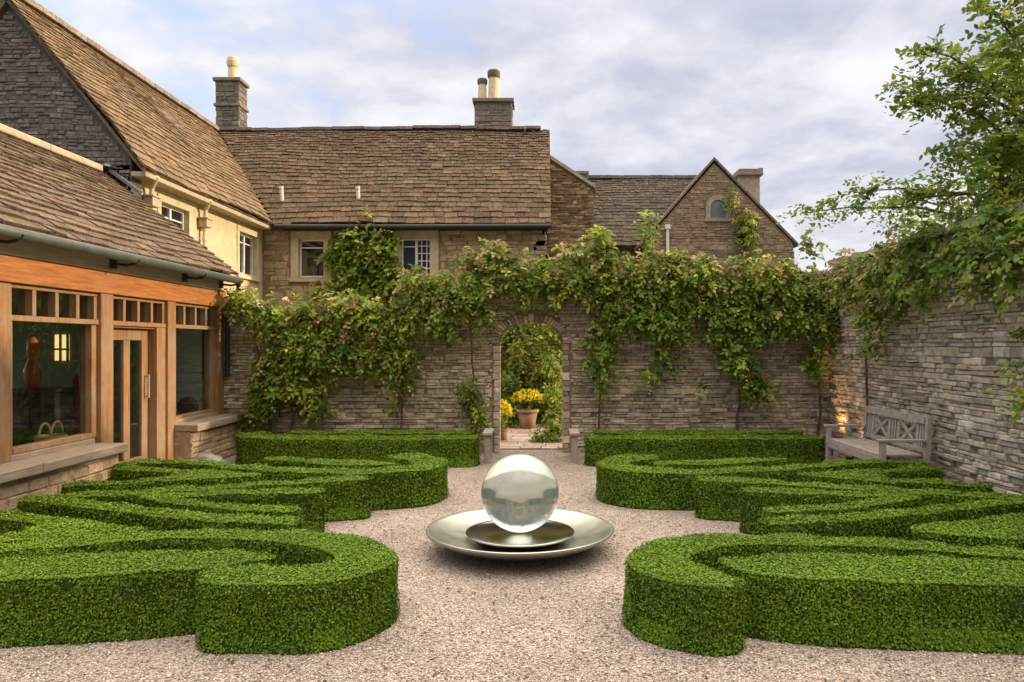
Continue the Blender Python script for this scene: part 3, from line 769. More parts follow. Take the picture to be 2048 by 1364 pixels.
window(house, fl_, WA, 2, .11, lattice=(0, 0), sur='cream'); window(house, fl_, WB, 2, .11, lattice=(0, 0), sur='cream')
# roof vents
for vx in (-6.02, -4.24):
    mb = MB(); zz = ZE + .5 * math.tan(TH)
    mb.tube([(vx, YE + .5, zz - .1), (vx, YE + .42, zz + .30)], .045, 10); mb.tube([(vx, YE + .42, zz + .26), (vx, YE + .41, zz + .32)], .055, 10)
    mb.build('roof_vent', 'white', house)
# chimneys
def chimney(parent, x0, x1, y0, y1, z0, z1, pots, pal, cap=.05, band=None):
    mb = MB(); mb.box(x0 + .02, x1 - .02, y0 + .02, y1 - .02, z0, z1 - .01, (.2, .16, .12))
    fA = lambda u, v, d: (u, y0 + .02 - d, v); fB = lambda u, v, d: (x1 - .02 + d, u, v)
    stones(mb, fA, x0, x1, z0, z1 - .02, lambda u, v: v <= z1, hr=(.09, .15), wr=(.16, .34), depth=(.012, .025), pal=pal)
    stones(mb, fB, y0, y1, z0, z1 - .02, lambda u, v: v <= z1, hr=(.09, .15), wr=(.16, .34), depth=(.012, .025), pal=pal)
    c = mb.build('chimney', 'stone', parent)
    mb = MB(); mb.box(x0 - cap, x1 + cap, y0 - cap, y1 + cap, z1, z1 + .09)
    mb.build('cap', 'capstone', c, bevel=.01)
    if band: mb = MB(); mb.box(x0 - .035, x1 + .035, y0 - .035, y1 + .035, band, band + .07); mb.build('string_course', 'capstone', c, bevel=.01)
    for (x, y, r, h, fl) in pots:
        mb = MB(); z = z1 + .09
        if fl: pr = [(r * 1.0, 0), (r * .9, h * .12), (r * .8, h * .55), (r * 1.0, h * .62), (r * 1.12, h * .8), (r * 1.0, h * .97), (r * .85, h)]
        else: pr = [(r * 1.1, 0), (r, h * .05), (r * .85, h * .75), (r * .88, h * .76)]
        mb.lathe(pr, (x, y, z), 20); p = mb.build('chimney_pot', 'pot_clay', c, smooth=False)
        if not fl:
            mb = MB(); mb.lathe([(r * 1.0, h * .76), (r * 1.08, h * .8), (r * 1.1, h * .95), (r * .9, h)], (x, y, z), 20); mb.build('cowl', 'soot', p)
PALC = ((.18, .145, .12), (.145, .12, .10), (.22, .175, .14), (.12, .10, .088), (.25, .20, .155))
chimney(house, -8.56, -7.93, 19.5, 20.05, 6.6, 8.66, [(-8.2, 19.75, .14, .62, True)], PALC, band=8.0)
chimney(house, -1.68, -.72, 18.95, 19.6, 7.2, 7.93, [(-1.5, 19.25, .12, .60, False), (-1.2, 19.2, .15, .80, False)], PALC)
mb = MB(); mb.lathe([(.10, 0), (.12, .12), (.2, .2), (.2, .3), (.1, .36), (.02, .38)], (-8.82, 19.4, RZ + .05), 16); mb.lathe([(.06, -.3), (.06, .02)], (-8.82, 19.4, RZ + .05), 12); mb.build('flue_cowl', 'iron', house)

# ------------------------------------------------------------------ neighbouring stone houses at the right
bld = empty('stone_outbuilding', (.6, 20, 0), 'narrow brown stone gable wedged between the long roof and the pointed gable house', 'outbuilding')
fo = lambda u, v, d: (u, 19.6 - d, v)
sl = -.66
tz = lambda u: 6.58 + (u - .33) * sl
mb = MB(); mb.prism([(-.6, 0), (1.42, 0), (1.42, tz(1.42)), (-.6, tz(-.6))], fo, 0, -3.0); mb.build('wall', 'lime', bld)
mb = MB(); stones(mb, fo, .1, 1.42, 3.0, 7.2, lambda u, v: v < tz(u) - .01, hr=(.05, .11), wr=(.1, .3), depth=(.0, .03), pal=PAL_ROOF[:6] + PAL_WARM, seed=3)
mb.build('stonework', 'stone', bld)
mb = MB(); mb.prism([(-.6, tz(-.6) + .002), (1.46, tz(1.46) + .002), (1.46, tz(1.46) + .10), (-.6, tz(-.6) + .10)], fo, .07, -.25, (.36, .31, .25)); mb.build('coping', 'stone', bld)
mb = MB(); mb.prism([(-.6, tz(-.6) + .05), (1.5, tz(1.5) + .05), (1.5, tz(1.5) + .12), (-.6, tz(-.6) + .12)], fo, -.26, -3.0, (.2, .15, .11)); mb.build('roof', 'slate', bld)
chimney(bld, .72, 1.48, 22.7, 23.3, 4.5, 6.95, [], PAL_GREY, cap=.02)

gh = empty('gabled_house', (4.8, 21, 0), 'stone house with a pointed gable, small arched window and dark tiled side roof', 'house')
YG = 20.5; GA = (4.82, 6.84); GL = (2.75, 4.45); GR = (7.15, 4.45)
fgh = lambda u, v, d: (u, YG - d, v)
mb = MB(); mb.prism([(GL[0] + .15, 0), (GR[0] - .15, 0), (GR[0] - .15, GR[1] + .1), (GA[0], GA[1] - .1), (GL[0] + .15, GL[1] + .1)], fgh, 0, -.35); mb.build('gable_wall', 'lime', gh)
def gz(u): return GL[1] + (u - GL[0]) * (GA[1] - GL[1]) / (GA[0] - GL[0]) if u < GA[0] else GR[1] + (GR[0] - u) * (GA[1] - GR[1]) / (GR[0] - GA[0])
AW = (4.72, 5.14, 5.22, 5.72)
mb = MB(); stones(mb, fgh, GL[0] + .1, GR[0] - .1, 3.6, 6.8, lambda u, v: v < gz(u) - .10 and not (AW[0] - .14 < u < AW[1] + .14 and AW[2] - .1 < v < AW[3] + .14),
                  hr=(.05, .10), wr=(.1, .28), depth=(.0, .02), pal=((.30, .20, .14), (.25, .17, .12), (.35, .245, .175), (.21, .145, .11), (.29, .195, .15)), seed=8); mb.build('stonework', 'stone', gh)
mb = MB()
for A_, B_ in ((GL, GA), (GA, GR)):
    mb.prism([(A_[0], A_[1] - .02), (B_[0], B_[1] - .02), (B_[0], B_[1] + .06), (A_[0], A_[1] + .06)], fgh, .05, -5, (.20, .155, .12))
mb.build('roof', 'slate', gh)
mb = MB(); cxw = (AW[0] + AW[1]) / 2; hwid = (AW[1] - AW[0]) / 2
ring = [(AW[0], AW[2]), (AW[1], AW[2])] + [(cxw + hwid * math.cos(PI * i / 12), AW[3] - hwid + hwid * math.sin(PI * i / 12)) for i in range(13)]
mb.prism(ring, fgh, .008, -.02); wn = mb.build('window', 'lead', gh)
mb = MB(); ro = [(AW[0] - .13, AW[2] - .09), (AW[1] + .13, AW[2] - .09), (AW[1] + .13, AW[3] + .1), (AW[0] - .13, AW[3] + .1)]
for i in range(12):
    a0, a1 = PI * i / 12, PI * (i + 1) / 12
    P_ = lambda a, r: (cxw + r * math.cos(a), AW[3] - hwid + r * math.sin(a))
    mb.prism([P_(a0, hwid), P_(a1, hwid), P_(a1, hwid + .13), P_(a0, hwid + .13)], fgh, .03, -.02)
for x0_, x1_ in ((AW[0] - .13, AW[0]), (AW[1], AW[1] + .13)): mb.prism([(x0_, AW[2] + .0), (x1_, AW[2] + .0), (x1_, AW[3] - hwid), (x0_, AW[3] - hwid)], fgh, .03, -.02)
mb.prism([(AW[0] - .16, AW[2] - .1), (AW[1] + .16, AW[2] - .1), (AW[1] + .16, AW[2] - .003), (AW[0] - .16, AW[2] - .003)], fgh, .05, -.02)
mb.build('surround', 'pale_surround', wn)
mb = MB(); slab(mb, [(1.5, 21.6, 4.6), (5.2, 21.6, 4.6), (5.2, 24.0, 7.1), (1.5, 24.0, 7.1)])
dv = Vector((0, 2.4, 2.5)).normalized()
tiles(mb, (1.5, 21.6, 4.6), (1, 0, 0), dv, lambda v: (0, 3.6), 3.46, h0=.2, h1=.11, pal=((.085, .065, .052), (.11, .082, .064), (.07, .055, .047), (.13, .096, .074)), seed=11., sag=.06)
mb.build('side_roof', 'slate', gh)
mb = MB(); mb.box(1.6, 5.2, 21.8, 26, 0, 4.55); mb.build('side_wall', 'lime', gh)
mb = MB(); x = 1.5
while x < 5.0: mb.bar((x, 24, 7.14), (x + .4, 24, 7.14 + rnd.uniform(-.01, .015)), .2, .1, col=jit((.17, .14, .12), .2)); x += .41
mb.build('ridge_tiles', 'slate', gh)
mb = MB(); mb.box(6.36, 7.02, 23.6, 24.3, 4, 7.1); c = mb.build('chimney', 'pale_surround', gh, bevel=.02)
mb = MB(); mb.box(6.28, 7.1, 23.5, 24.4, 7.1, 7.2); mb.box(6.34, 7.04, 23.55, 24.35, 7.2, 7.32); mb.box(6.98, 7.12, 23.6, 23.8, 7.2, 7.36); mb.build('cap', 'capstone', c, bevel=.02)
mb = MB(); mb.tube([(3.52, YG - .08, 3.6), (3.52, YG - .08, 4.95)], .045, 10); mb.box(3.45, 3.59, YG - .14, YG + .02, 4.9, 5.02); mb.build('downpipe', 'white', gh)

# ------------------------------------------------------------------ oak garden room
room = empty('garden_room', (-5, 8.5, 0), 'oak-framed garden room with big windows, glazed door and stone-tiled lean roof', 'garden room')
XF = -5.0
def ybox(mb, y0, y1, z0, z1, x0, x1): mb.box(x0, x1, y0, y1, z0, z1)
# posts: near post, door posts, far post
for (y0, y1, x1) in ((4.4, 5.02, XF + .02), (6.40, 6.98, XF + .02), (8.36, 8.60, XF + .045), (9.86, 10.08, XF + .045), (11.44, 11.66, XF + .02)):
    mb = MB(); ybox(mb, y0, y1, .0, 2.285, XF - .2, x1); mb.build('post', 'oak_v', room, bevel=.008)
mb = MB(); ybox(mb, 4.0, 11.66, 2.288, 2.535, XF - .2, XF + .06); mb.build('beam', 'oak_h', room, bevel=.008)
mb = MB(); ybox(mb, 4.0, 11.66, 2.539, 2.70, XF - .2, XF + .10); mb.build('fascia', 'pale_wood', room, bevel=.005)
# window bays
def bay(y0, y1, z0, name='window'):
    mb = MB()
    ybox(mb, y0, y1, 1.93, 1.985, XF - .15, XF + .015)                       # transom
    ybox(mb, y0, y1, 2.245, 2.284, XF - .12, XF - .0)
    n = 4; st = .055
    for k in range(n):
        y = y0 + (y1 - y0) * (k + 1) / n - st if k == n - 1 else y0 + (y1 - y0) * (k + 1) / n - st / 2
        ybox(mb, y, y + st, 1.987, 2.243, XF - .14, XF - .004)
    ybox(mb, y0, y0 + .035, 1.987, 2.243, XF - .12, XF - .01)
    wn = mb.build(name, 'oak_v', room, bevel=.004)
    if z0 is not None:
        mb = MB(); ybox(mb, y0, y0 + .05, z0, 1.928, XF - .13, XF - .01); ybox(mb, y1 - .09, y1, z0, 1.928, XF - .13, XF - .01)
        ybox(mb, y0 + .052, y1 - .092, z0, z0 + .055, XF - .13, XF - .005); mb.build('frame', 'oak_v', wn, bevel=.004)
        mb = MB(); ybox(mb, y0 + .02, y1 - .05, z0 + .03, 1.95, XF - .08, XF - .0795); mb.build('pane', 'glass', wn, recalc=True)
    mb = MB(); ybox(mb, y0 + .01, y1 - .01, 1.96, 2.26, XF - .08, XF - .0795); mb.build('clerestory_pane', 'glass', wn)
    return wn
bay(5.02, 6.40, .66); bay(6.98, 8.36, .66); bay(8.60, 9.86, None); bay(10.08, 11.44, .66)
# door
mb = MB(); XD = XF - .10
y0, y1 = 8.62, 9.62
ybox(mb, y0, y0 + .2, .06, 1.9, XD - .05, XD); ybox(mb, y1 - .14, y1, .06, 1.9, XD - .05, XD)
ybox(mb, y0 + .202, y1 - .142, 1.76, 1.9, XD - .05, XD); ybox(mb, y0 + .202, y1 - .142, .06, .28, XD - .05, XD)
ybox(mb, 9.06, 9.2, .282, 1.758, XD - .045, XD + .004)
door = mb.build('door', 'oak_v', room, bevel=.005)
mb = MB(); ybox(mb, y0 + .15, y1 - .1, .2, 1.8, XD - .03, XD - .024); mb.build('pane', 'glass', door)
mb = MB(); mb.tube([(XD + .05, 9.55, 1.02), (XD + .05, 9.55, 1.32)], .012, 8); mb.tube([(XD, 9.55, 1.04), (XD + .05, 9.55, 1.04)], .01, 8); mb.tube([(XD, 9.55, 1.3), (XD + .05, 9.55, 1.3)], .01, 8); mb.build('handle', 'brass', door)
mb = MB(); ybox(mb, 9.64, 9.86, .0, 1.926, XF - .16, XF + .012); ybox(mb, 8.602, 9.638, 1.905, 1.928, XF - .16, XF - .02); mb.build('door_frame', 'oak_v', room, bevel=.006)
mb = MB(); ybox(mb, 8.6, 9.66, .0, .055, XF - .2, XF + .1); mb.build('threshold', 'dress', room, bevel=.006)
# sills and low walls
fw_ = lambda u, v, d: (-4.72 + d, u, v)
for a, b, zt in ((4.0, 8.30, .60), (10.02, 11.64, .62)):
    mb = MB(); mb.box(XF - .2, -4.735, a, b, 0, zt - .10, (.3, .22, .15))
    stones(mb, fw_, a, b, 0, zt - .105, lambda u, v: v < zt - .10, hr=(.07, .13), wr=(.16, .4), depth=(.0, .02), pal=((.46, .33, .19), (.40, .28, .17), (.52, .38, .23), (.36, .26, .17)))
    fend = (lambda u, v, d: (u, b - .015 + d, v)) if zt == .60 else (lambda u, v, d: (u, a + .015 - d, v))
    stones(mb, fend, XF, -4.72, 0, zt - .105, lambda u, v: v < zt - .10, hr=(.08, .14), wr=(.1, .2), depth=(.005, .02), pal=((.46, .33, .19), (.40, .28, .17)))
    mb.build('low_wall', 'stone', room)
    mb = MB(); y = a
    while y < b:
        q = min(y + rnd.uniform(1.1, 1.6), b + .05); mb.box(XF + .018, -4.63, y, q - .006, zt - .095, zt + .0); y = q + .0
        if q > b: break
    mb.box(XF - .13, XF + .016, a, b, zt - .09, zt + .055)
    mb.build('sill', 'grey_oak', room, bevel=.012)
# roof
EX, EZ, RX, RZg = -4.66, 2.74, -6.72, 4.34
gv = Vector((RX - EX, 0, RZg - EZ)); gl_ = gv.length
mb = MB(); slab(mb, [(EX, 4.0, EZ), (EX, 11.38, EZ), (RX, 11.47, RZg), (RX, 4.0, RZg)], .08)
slab(mb, [(RX, 4.0, RZg), (RX, 11.47, RZg), (-9.0, 11.47, 2.8), (-9.0, 4.0, 2.8)], .08)
tiles(mb, (EX, 4.0, EZ), (0, 1, 0), gv, lambda v: (0, 7.36 + v * .03), gl_, h0=.16, h1=.10, w0=(.2, .5), w1=(.14, .32), pal=((.145, .098, .066), (.115, .08, .054), (.175, .12, .08), (.093, .067, .047), (.14, .098, .068), (.165, .115, .08)), seed=21., sag=.05, th=.026)
mb.build('roof', 'slate', room)
mb = MB(); y = 4.0
while y < 11.2:
    q = min(y + 1.2, 11.3); mb.bar((RX, y, RZg + .03), (RX, q - .01, RZg + .03), .24, .10); y = q
    if q >= 11.3: break
mb.build('ridge_capping', 'dress', room, bevel=.02)
mb = MB(); mb.bar((RX - .05, 11.28, RZg + .10), (RX + .02, 11.49, RZg + .10), .34, .03); mb.bar((RX + .1, 11.42, RZg + .05), (RX + .55, 11.42, RZg - .28), .13, .05); mb.build('lead_flashing', 'lead', room, bevel=.006)
gutter_ = MB(); gutter_.tube([(EX + .03, 4.0, EZ - .05), (EX + .03, 8, EZ - .055), (EX + .03, 11.42, EZ - .05)], .055, 12)
gt = gutter_.build('gutter', 'gutter', room, smooth=True)
for y in (6.55, 8.45, 10.15, 11.3):
    mb = MB(); mb.tube([(XF + .12, y, EZ - .11), (EX - .06, y, EZ - .13), (EX + .03, y, EZ - .115)], .016, 8); mb.tube([(EX + .03, y, EZ - .125), (EX + .09, y, EZ - .06)], .014, 8)
    mb.box(XF + .121, XF + .15, y - .04, y + .04, EZ - .17, EZ - .06); mb.build('bracket', 'iron', gt)
mb = MB(); mb.tube([(EX + .03, 11.36, EZ - .08), (EX - .02, 11.5, EZ - .25), (XF + .1, 11.6, EZ - .38), (XF + .1, 11.6, 1.2)], .036, 10); mb.build('downpipe', 'iron', gt)
# interior
mb = MB(); mb.box(-9.0, XF - .2, 4.0, 11.6, .0, .03); mb.build('room_floor', 'roomfloor', room)
mb = MB(); grid_wall(mb, lambda u, v, d: (-9.0 + d, u, v), 4.0, 11.6, 0, 2.8, [(4.6, 7.6, .5, 2.4), (8.1, 11.2, .5, 2.4)], 0, -.1); mb.box(-9.0, XF - .21, 3.9, 4.0, 0, 2.75); mb.box(-9.0, XF - .21, 11.48, 11.6, 0, 2.75)  # unseen back openings, added to let daylight brighten the room
mb.build('room_wall', 'plaster', room)
mb = MB(); mb.box(-9.0, XF - .21, 4.0, 11.48, 2.70, 2.74); mb.build('room_ceiling', 'plaster', room)
mb = MB(); mb.box(-6.15, XF - .22, 11.42, 11.46, .5, 2.25)
for k in range(11): mb.box(-6.15, XF - .22, 11.40, 11.419, .52 + k * .155, .53 + k * .155)
mb.build('blind', 'blind', room)
mb = MB(); mb.box(-7.52, -7.30, 11.455, 11.478, 1.46, 1.86); lw = mb.build('inner_window', 'lamp_glow', room)
for q in (-7.53, -7.42, -7.31): mb = MB(); mb.box(q - .01, q + .02, 11.43, 11.454, 1.44, 1.88); mb.build('bar', 'oak_v', lw)
mb = MB(); mb.box(-7.55, -7.27, 11.42, 11.429, 1.62, 1.65); mb.build('bar', 'oak_v', lw)

# things seen through the windows
e = empty('cabinet', (-6.0, 8.8, .03), 'low dark cabinet behind the big window carrying an orange vase', 'cabinet')
mb = MB(); mb.box(-6.3, -5.75, 8.2, 9.2, .1, 1.14); mb.build('carcass', 'dark', e, bevel=.01)
mb = MB(); mb.box(-6.33, -5.72, 8.17, 9.23, 1.142, 1.18); mb.build('top', 'dark', e, bevel=.006)
for yy in (8.27, 9.07):
    for xx in (-6.25, -5.85): mb = MB(); mb.box(xx, xx + .06, yy, yy + .06, .03, .1); mb.build('leg', 'dark', e)
for yy in (8.23, 8.71): mb = MB(); mb.box(-5.749, -5.735, yy, yy + .45, .14, 1.10); mb.build('door', 'dark', e)
mb = MB(); mb.lathe([(r_ * .5, z_ * .64) for r_, z_ in [(.09, 0), (.13, .05), (.18, .22), (.19, .34), (.13, .48), (.09, .54), (.09, .56), (.12, .60), (.125, .76), (.1, .9), (.03, .96)]], (-5.95, 8.68, 1.181), 28)
tag(mb.build('vase', 'orange', None, smooth=True), 'tall orange waisted vase on the dark cabinet inside the window', 'vase')
ch = empty('chair', (-5.45, 8.9, .03), 'dark high-backed chair with a red cloth, inside by the door side', 'chair')
mb = MB(); mb.box(-5.65, -5.25, 8.55, 8.98, .45, .53); mb.build('seat', 'dark', ch, bevel=.015)
mb = MB(); mb.box(-5.65, -5.25, 8.93, 8.98, .532, 1.3); mb.build('backrest', 'dark', ch, bevel=.02)
for xx in (-5.64, -5.31):
    for yy in (8.57, 8.92): mb = MB(); mb.box(xx, xx + .05, yy, yy + .05, .03, .448); mb.build('leg', 'dark', ch)
mb = MB(); mb.box(-5.6, -5.32, 8.895, 8.928, .6, 1.335); mb.box(-5.6, -5.32, 8.9281, 8.983, 1.302, 1.335); mb.box(-5.6, -5.32, 8.9831, 9.01, .8, 1.335)
tag(mb.build('cloth', 'red', None, bevel=.01), 'dark red cloth hung over the high chair back indoors', 'cloth')
bk = empty('basket', (-5.32, 7.95, .66), 'golden cane basket with looped handles on the inner window ledge', 'basket')
mb = MB(); mb.lathe([(.12, .0), (.15, .05), (.155, .1), (.13, .1), (.11, .03)], (-5.32, 8.05, .62), 24); mb.build('bowl', 'gold', bk)
for yy in (7.95, 8.15): 
    mb = MB(); mb.tube([(-5.32, yy + .1 * math.cos(t), .70 + .16 * math.sin(t)) for t in np.linspace(0, PI, 11)], .012, 8); mb.build('handle', 'gold', bk, smooth=True)
mb = MB(); mb.box(-5.55, XF - .2, 6.7, 8.3, .58, .62); mb.box(-5.55, XF - .2, 10.1, 11.4, .58, .62); mb.build('inner_ledge', 'oak_h', room)
mb = MB(); mb.lathe([(max(.001, .15 * math.sin(PI * i / 16)), .15 - .15 * math.cos(PI * i / 16)) for i in range(17)], (-5.33, 11.2, .621), 24)
tag(mb.build('wicker_ball', 'wicker', None, smooth=True), 'dark woven ball on the ledge inside the far window', 'ball')

# ------------------------------------------------------------------ bench and small things
bn = empty('wooden_bench', (4.2, 9.3, 0), 'silver-grey wooden bench with two crossed lattice panels against the side wall', 'bench')
BX, FX, Y0, Y1 = 4.36, 3.87, 8.36, 9.92
for (x, y) in ((BX, Y0), (BX, Y1)):
    mb = MB(); mb.bar((x - .02, y, 0), (x + .04, y, .88), .06, .06, up=(1, 0, 0)); mb.build('leg', 'teak', bn, bevel=.005)
for (x, y) in ((FX, Y0), (FX, Y1)):
    mb = MB(); mb.box(x - .03, x + .03, y - .03, y + .03, 0, .60); mb.build('leg', 'teak', bn, bevel=.005)
for y in (Y0, Y1):
    mb = MB(); mb.box(FX - .06, BX - .01, y - .04, y + .04, .602, .635); mb.build('armrest', 'teak', bn, bevel=.008)
mb = MB()
for k in range(5): x = FX - .02 + k * .1; mb.box(x, x + .088, Y0 + .035, Y1 - .035, .43, .455)
mb.build('seat', 'teak', bn, bevel=.004)
mb = MB(); mb.box(FX - .028, FX + .0, Y0 + .032, Y1 - .032, .34, .428); mb.build('apron', 'teak', bn, bevel=.004)
mb = MB()
mb.box(BX - .005, BX + .045, Y0 + .032, Y1 - .032, .80, .885); mb.box(BX - .015, BX + .02, Y0 + .032, Y1 - .032, .48, .53)
def slat(y): mb.bar((BX - .0, y, .531), (BX + .025, y, .799), .03, .016, up=(1, 0, 0))
ys = Y0 + .06
span = Y1 - Y0 - .12
seg = [('s', 3, .16), ('x', 1, .40), ('s', 4, .26), ('x', 1, .40), ('s', 3, .16)]
tot = sum(q[2] for q in seg); y = Y0 + .06
for kind, k, wd in seg:
    wd = wd / tot * span
    if kind == 's':
        for i in range(k): slat(y + wd * (i + .5) / k)
    else:
        for yy in (y, y + wd): slat(yy)
        mb.bar((BX + .0, y + .015, .535), (BX + .026, y + wd - .015, .797), .045, .018, up=(1, 0, 0)); mb.bar((BX + .006, y + wd - .015, .535), (BX + .032, y + .015, .797), .045, .018, up=(1, 0, 0))
    y += wd
mb.build('backrest', 'teak', bn, bevel=.003)
# posts at the hedge ends beside the arch
for x, lab in ((-.76, 'short grey wooden post with a flat cap at the end of the left back hedge'), (.50, 'short grey wooden post with a flat cap at the end of the right back hedge')):
    e = empty('wooden_post', (x, 10.68, 0), lab, 'post', 'low posts beside the arch')
    mb = MB(); mb.box(x - .04, x + .04, 10.64, 10.72, 0, .40); mb.build('shaft', 'teak', e, bevel=.006)
    mb = MB(); mb.box(x - .07, x + .07, 10.60, 11.2, .402, .44); mb.build('cap', 'teak', e, bevel=.006)
    mb = MB(); mb.box(x - .04, x + .04, 11.12, 11.2, 0, .40); mb.build('shaft', 'teak', e, bevel=.006)
bm = bmesh.new(); bmesh.ops.create_icosphere(bm, subdivisions=4, radius=.2)
for v in bm.verts:
    d = 1 + .25 * mnoise.noise(v.co * 6) + .12 * mnoise.noise(v.co * 15); v.co *= d; v.co.x *= 1.2; v.co.z = max(v.co.z * .75, -.08)
me = bpy.data.meshes.new('boulder'); bm.to_mesh(me); bm.free()
tag(link('boulder', me, 'boulder', None, Vector((-4.52, 10.1, .06)), smooth=True), 'rounded pale grey boulder at the corner of the left back hedge', 'boulder')
# warm garden uplights in the corner behind the bench
for (x, y, tx, ty, lab) in ((4.34, 11.1, 4.58, 11.2, 'small black garden uplight lighting the side wall in the far corner'), (4.36, 10.4, 4.58, 10.45, 'small black garden uplight lighting the side wall beyond the bench')):
    e = empty('garden_uplight', (x, y, 0), lab, 'uplight', 'garden uplights in the corner')
    mb = MB(); mb.lathe([(.045, .04), (.05, .06), (.05, .13), (.04, .13)], (x, y, 0), 16); mb.build('lamp_head', 'iron', e)
    mb = MB(); mb.tube([(x, y, 0), (x, y, .045)], .012, 8); mb.build('spike', 'iron', e)
    ld = bpy.data.lights.new('uplight_lamp', 'SPOT'); lo = bpy.data.objects.new('uplight_lamp', ld); COL.objects.link(lo)
    ld.energy = 48 if y > 11 else 20; ld.color = (1, .55, .2); ld.spot_size = math.radians(60); ld.spot_blend = .9; ld.shadow_soft_size = .03
    lo.location = (x, y, .15); lo.rotation_euler = (Vector((x, y, .15)) - Vector((tx, ty, .98))).to_track_quat('Z', 'Y').to_euler()

# ------------------------------------------------------------------ leaves and climbers
LEAF_V = np.array([(0, 0, 0), (-.30, .32, .06), (-.24, .68, .05), (0, 1, -.06), (.24, .68, .05), (.30, .32, .06)])
LEAF_F = [(0, 1, 2, 3), (0, 3, 4, 5)]
def leaf_mesh(name, pos, nrm, axis, size, cols, parent, width=1.0):
    n = len(pos)
    nrm = nrm / (np.linalg.norm(nrm, axis=1, keepdims=True) + 1e-9)
    ax = axis - nrm * (axis * nrm).sum(1, keepdims=True); ax /= (np.linalg.norm(ax, axis=1, keepdims=True) + 1e-9)
    sd_ = np.cross(ax, nrm)
    lv = LEAF_V[None] * size[:, None, None]
    Vv = pos[:, None] + lv[..., 0:1] * width * sd_[:, None] + lv[..., 1:2] * ax[:, None] + lv[..., 2:3] * nrm[:, None]
    return fast_mesh(name, Vv, 6, LEAF_F, np.clip(cols, .004, .9), 'leaf', parent)
GREEN = np.array([(.135, .21, .025), (.175, .265, .032), (.095, .16, .021), (.215, .30, .038), (.12, .19, .027)])
YEL = np.array([(.27, .30, .04), (.34, .33, .045), (.22, .27, .035)])
PINK = np.array([(.44, .27, .12), (.38, .26, .10), (.47, .33, .17), (.36, .26, .08)])
BROWN = np.array([(.19, .14, .055), (.22, .16, .07)])
def choose(n, wts):
    pals = [GREEN, YEL, PINK, BROWN]; w_ = np.array(wts, float); k = rng.choice(4, n, p=w_ / w_.sum()); c = np.zeros((n, 3))
    for i, p in enumerate(pals):
        mk = k == i; c[mk] = p[rng.integers(0, len(p), mk.sum())]
    return c * rng.uniform(.7, 1.3, (n, 1))
def sprays(orig, dirn, outw, wts, n_per=7, length=.3, leaf=.09):
    """compound leaves: leaflets in pairs along a drooping stalk"""
    n = len(orig); k = n_per
    dirn = dirn / (np.linalg.norm(dirn, axis=1, keepdims=True) + 1e-9)
    t = np.linspace(.15, 1, k)[None, :, None]
    ln = length * rng.uniform(.6, 1.3, (n, 1, 1))
    pos = orig[:, None] + dirn[:, None] * t * ln + np.array([0, 0, -1.])[None, None] * (t ** 2) * ln * .45
    side_ = np.cross(dirn, outw); side_ /= (np.linalg.norm(side_, axis=1, keepdims=True) + 1e-9)
    sg = np.where(np.arange(k) % 2 == 0, 1., -1.)[None, :, None]; sg = sg.copy(); sg[:, -1] = 0
    axis = side_[:, None] * sg + dirn[:, None] * .55 + rng.normal(0, .25, (n, k, 3)) + np.array([0, 0, -.3])
    nr = outw[:, None] + rng.normal(0, .45, (n, k, 3)) + np.array([0, 0, .45])
    cols = np.repeat(choose(n, wts), k, axis=0) * rng.uniform(.85, 1.15, (n * k, 1))
    sz = leaf * np.repeat(rng.uniform(.7, 1.2, n), k) * rng.uniform(.7, 1.2, n * k)
    return pos.reshape(-1, 3), nr.reshape(-1, 3), axis.reshape(-1, 3), sz, cols
def cluster(c, r, outw, count, wts, leaf=.09, up=.35):
    """sprays spread over and through an ellipsoid pushed against a wall"""
    d = rng.normal(0, 1, (count, 3)); d /= np.linalg.norm(d, axis=1, keepdims=True)
    rad = rng.random((count, 1)) ** .45
    o = np.array(c) + d * rad * np.array(r)
    ns = max(3, count // 8); pick_ = rng.integers(0, ns, count)              # shoots gather in clumps
    o = o[:ns][pick_] * .5 + o * .5 + rng.normal(0, leaf * .35, (count, 3))
    bias = rng.uniform(.68, 1.42, ns)[pick_]
    outn = d * .7 + np.array(outw) * .8 + rng.normal(0, .3, (count, 3)); outn[:, 2] += up
    outn /= np.linalg.norm(outn, axis=1, keepdims=True)
    dirn = outn + rng.normal(0, .8, (count, 3)); dirn[:, 2] -= .15
    q = sprays(o, dirn, outn, wts, leaf=leaf, length=leaf * 2.6)
    return q[:4] + (q[4] * np.repeat(bias, 7)[:, None],)
def climber(name, label, parts, stems, group=None, cat='climber', loc=None, stem_r=.014):
    pts = [np.concatenate(x) for x in zip(*parts)]
    base = loc or (float(pts[0][:, 0].mean()), float(pts[0][:, 1].mean()), 0)
    e = empty(name, base, label, cat, group)
    leaf_mesh('foliage', *[pts[i] for i in (0, 1, 2, 3, 4)], e)
    if stems:
        mb = MB()
        for P_ in stems:
            Q = [Vector(p) for p in P_]; R_ = []
            for a, b in zip(Q, Q[1:]):
                for k in range(5):
                    p = a.lerp(b, k / 5); R_.append(p + Vector((mnoise.noise(p * 3) * .05, mnoise.noise(p * 3 + Vector((9, 0, 0))) * .02, mnoise.noise(p * 4) * .04)))
            R_.append(Q[-1]); mb = MB(); mb.tube(R_, list(np.linspace(stem_r * 1.6, stem_r * .5, len(R_))), 6)
            mb.build('stem', 'bark', e, smooth=True)
    return e
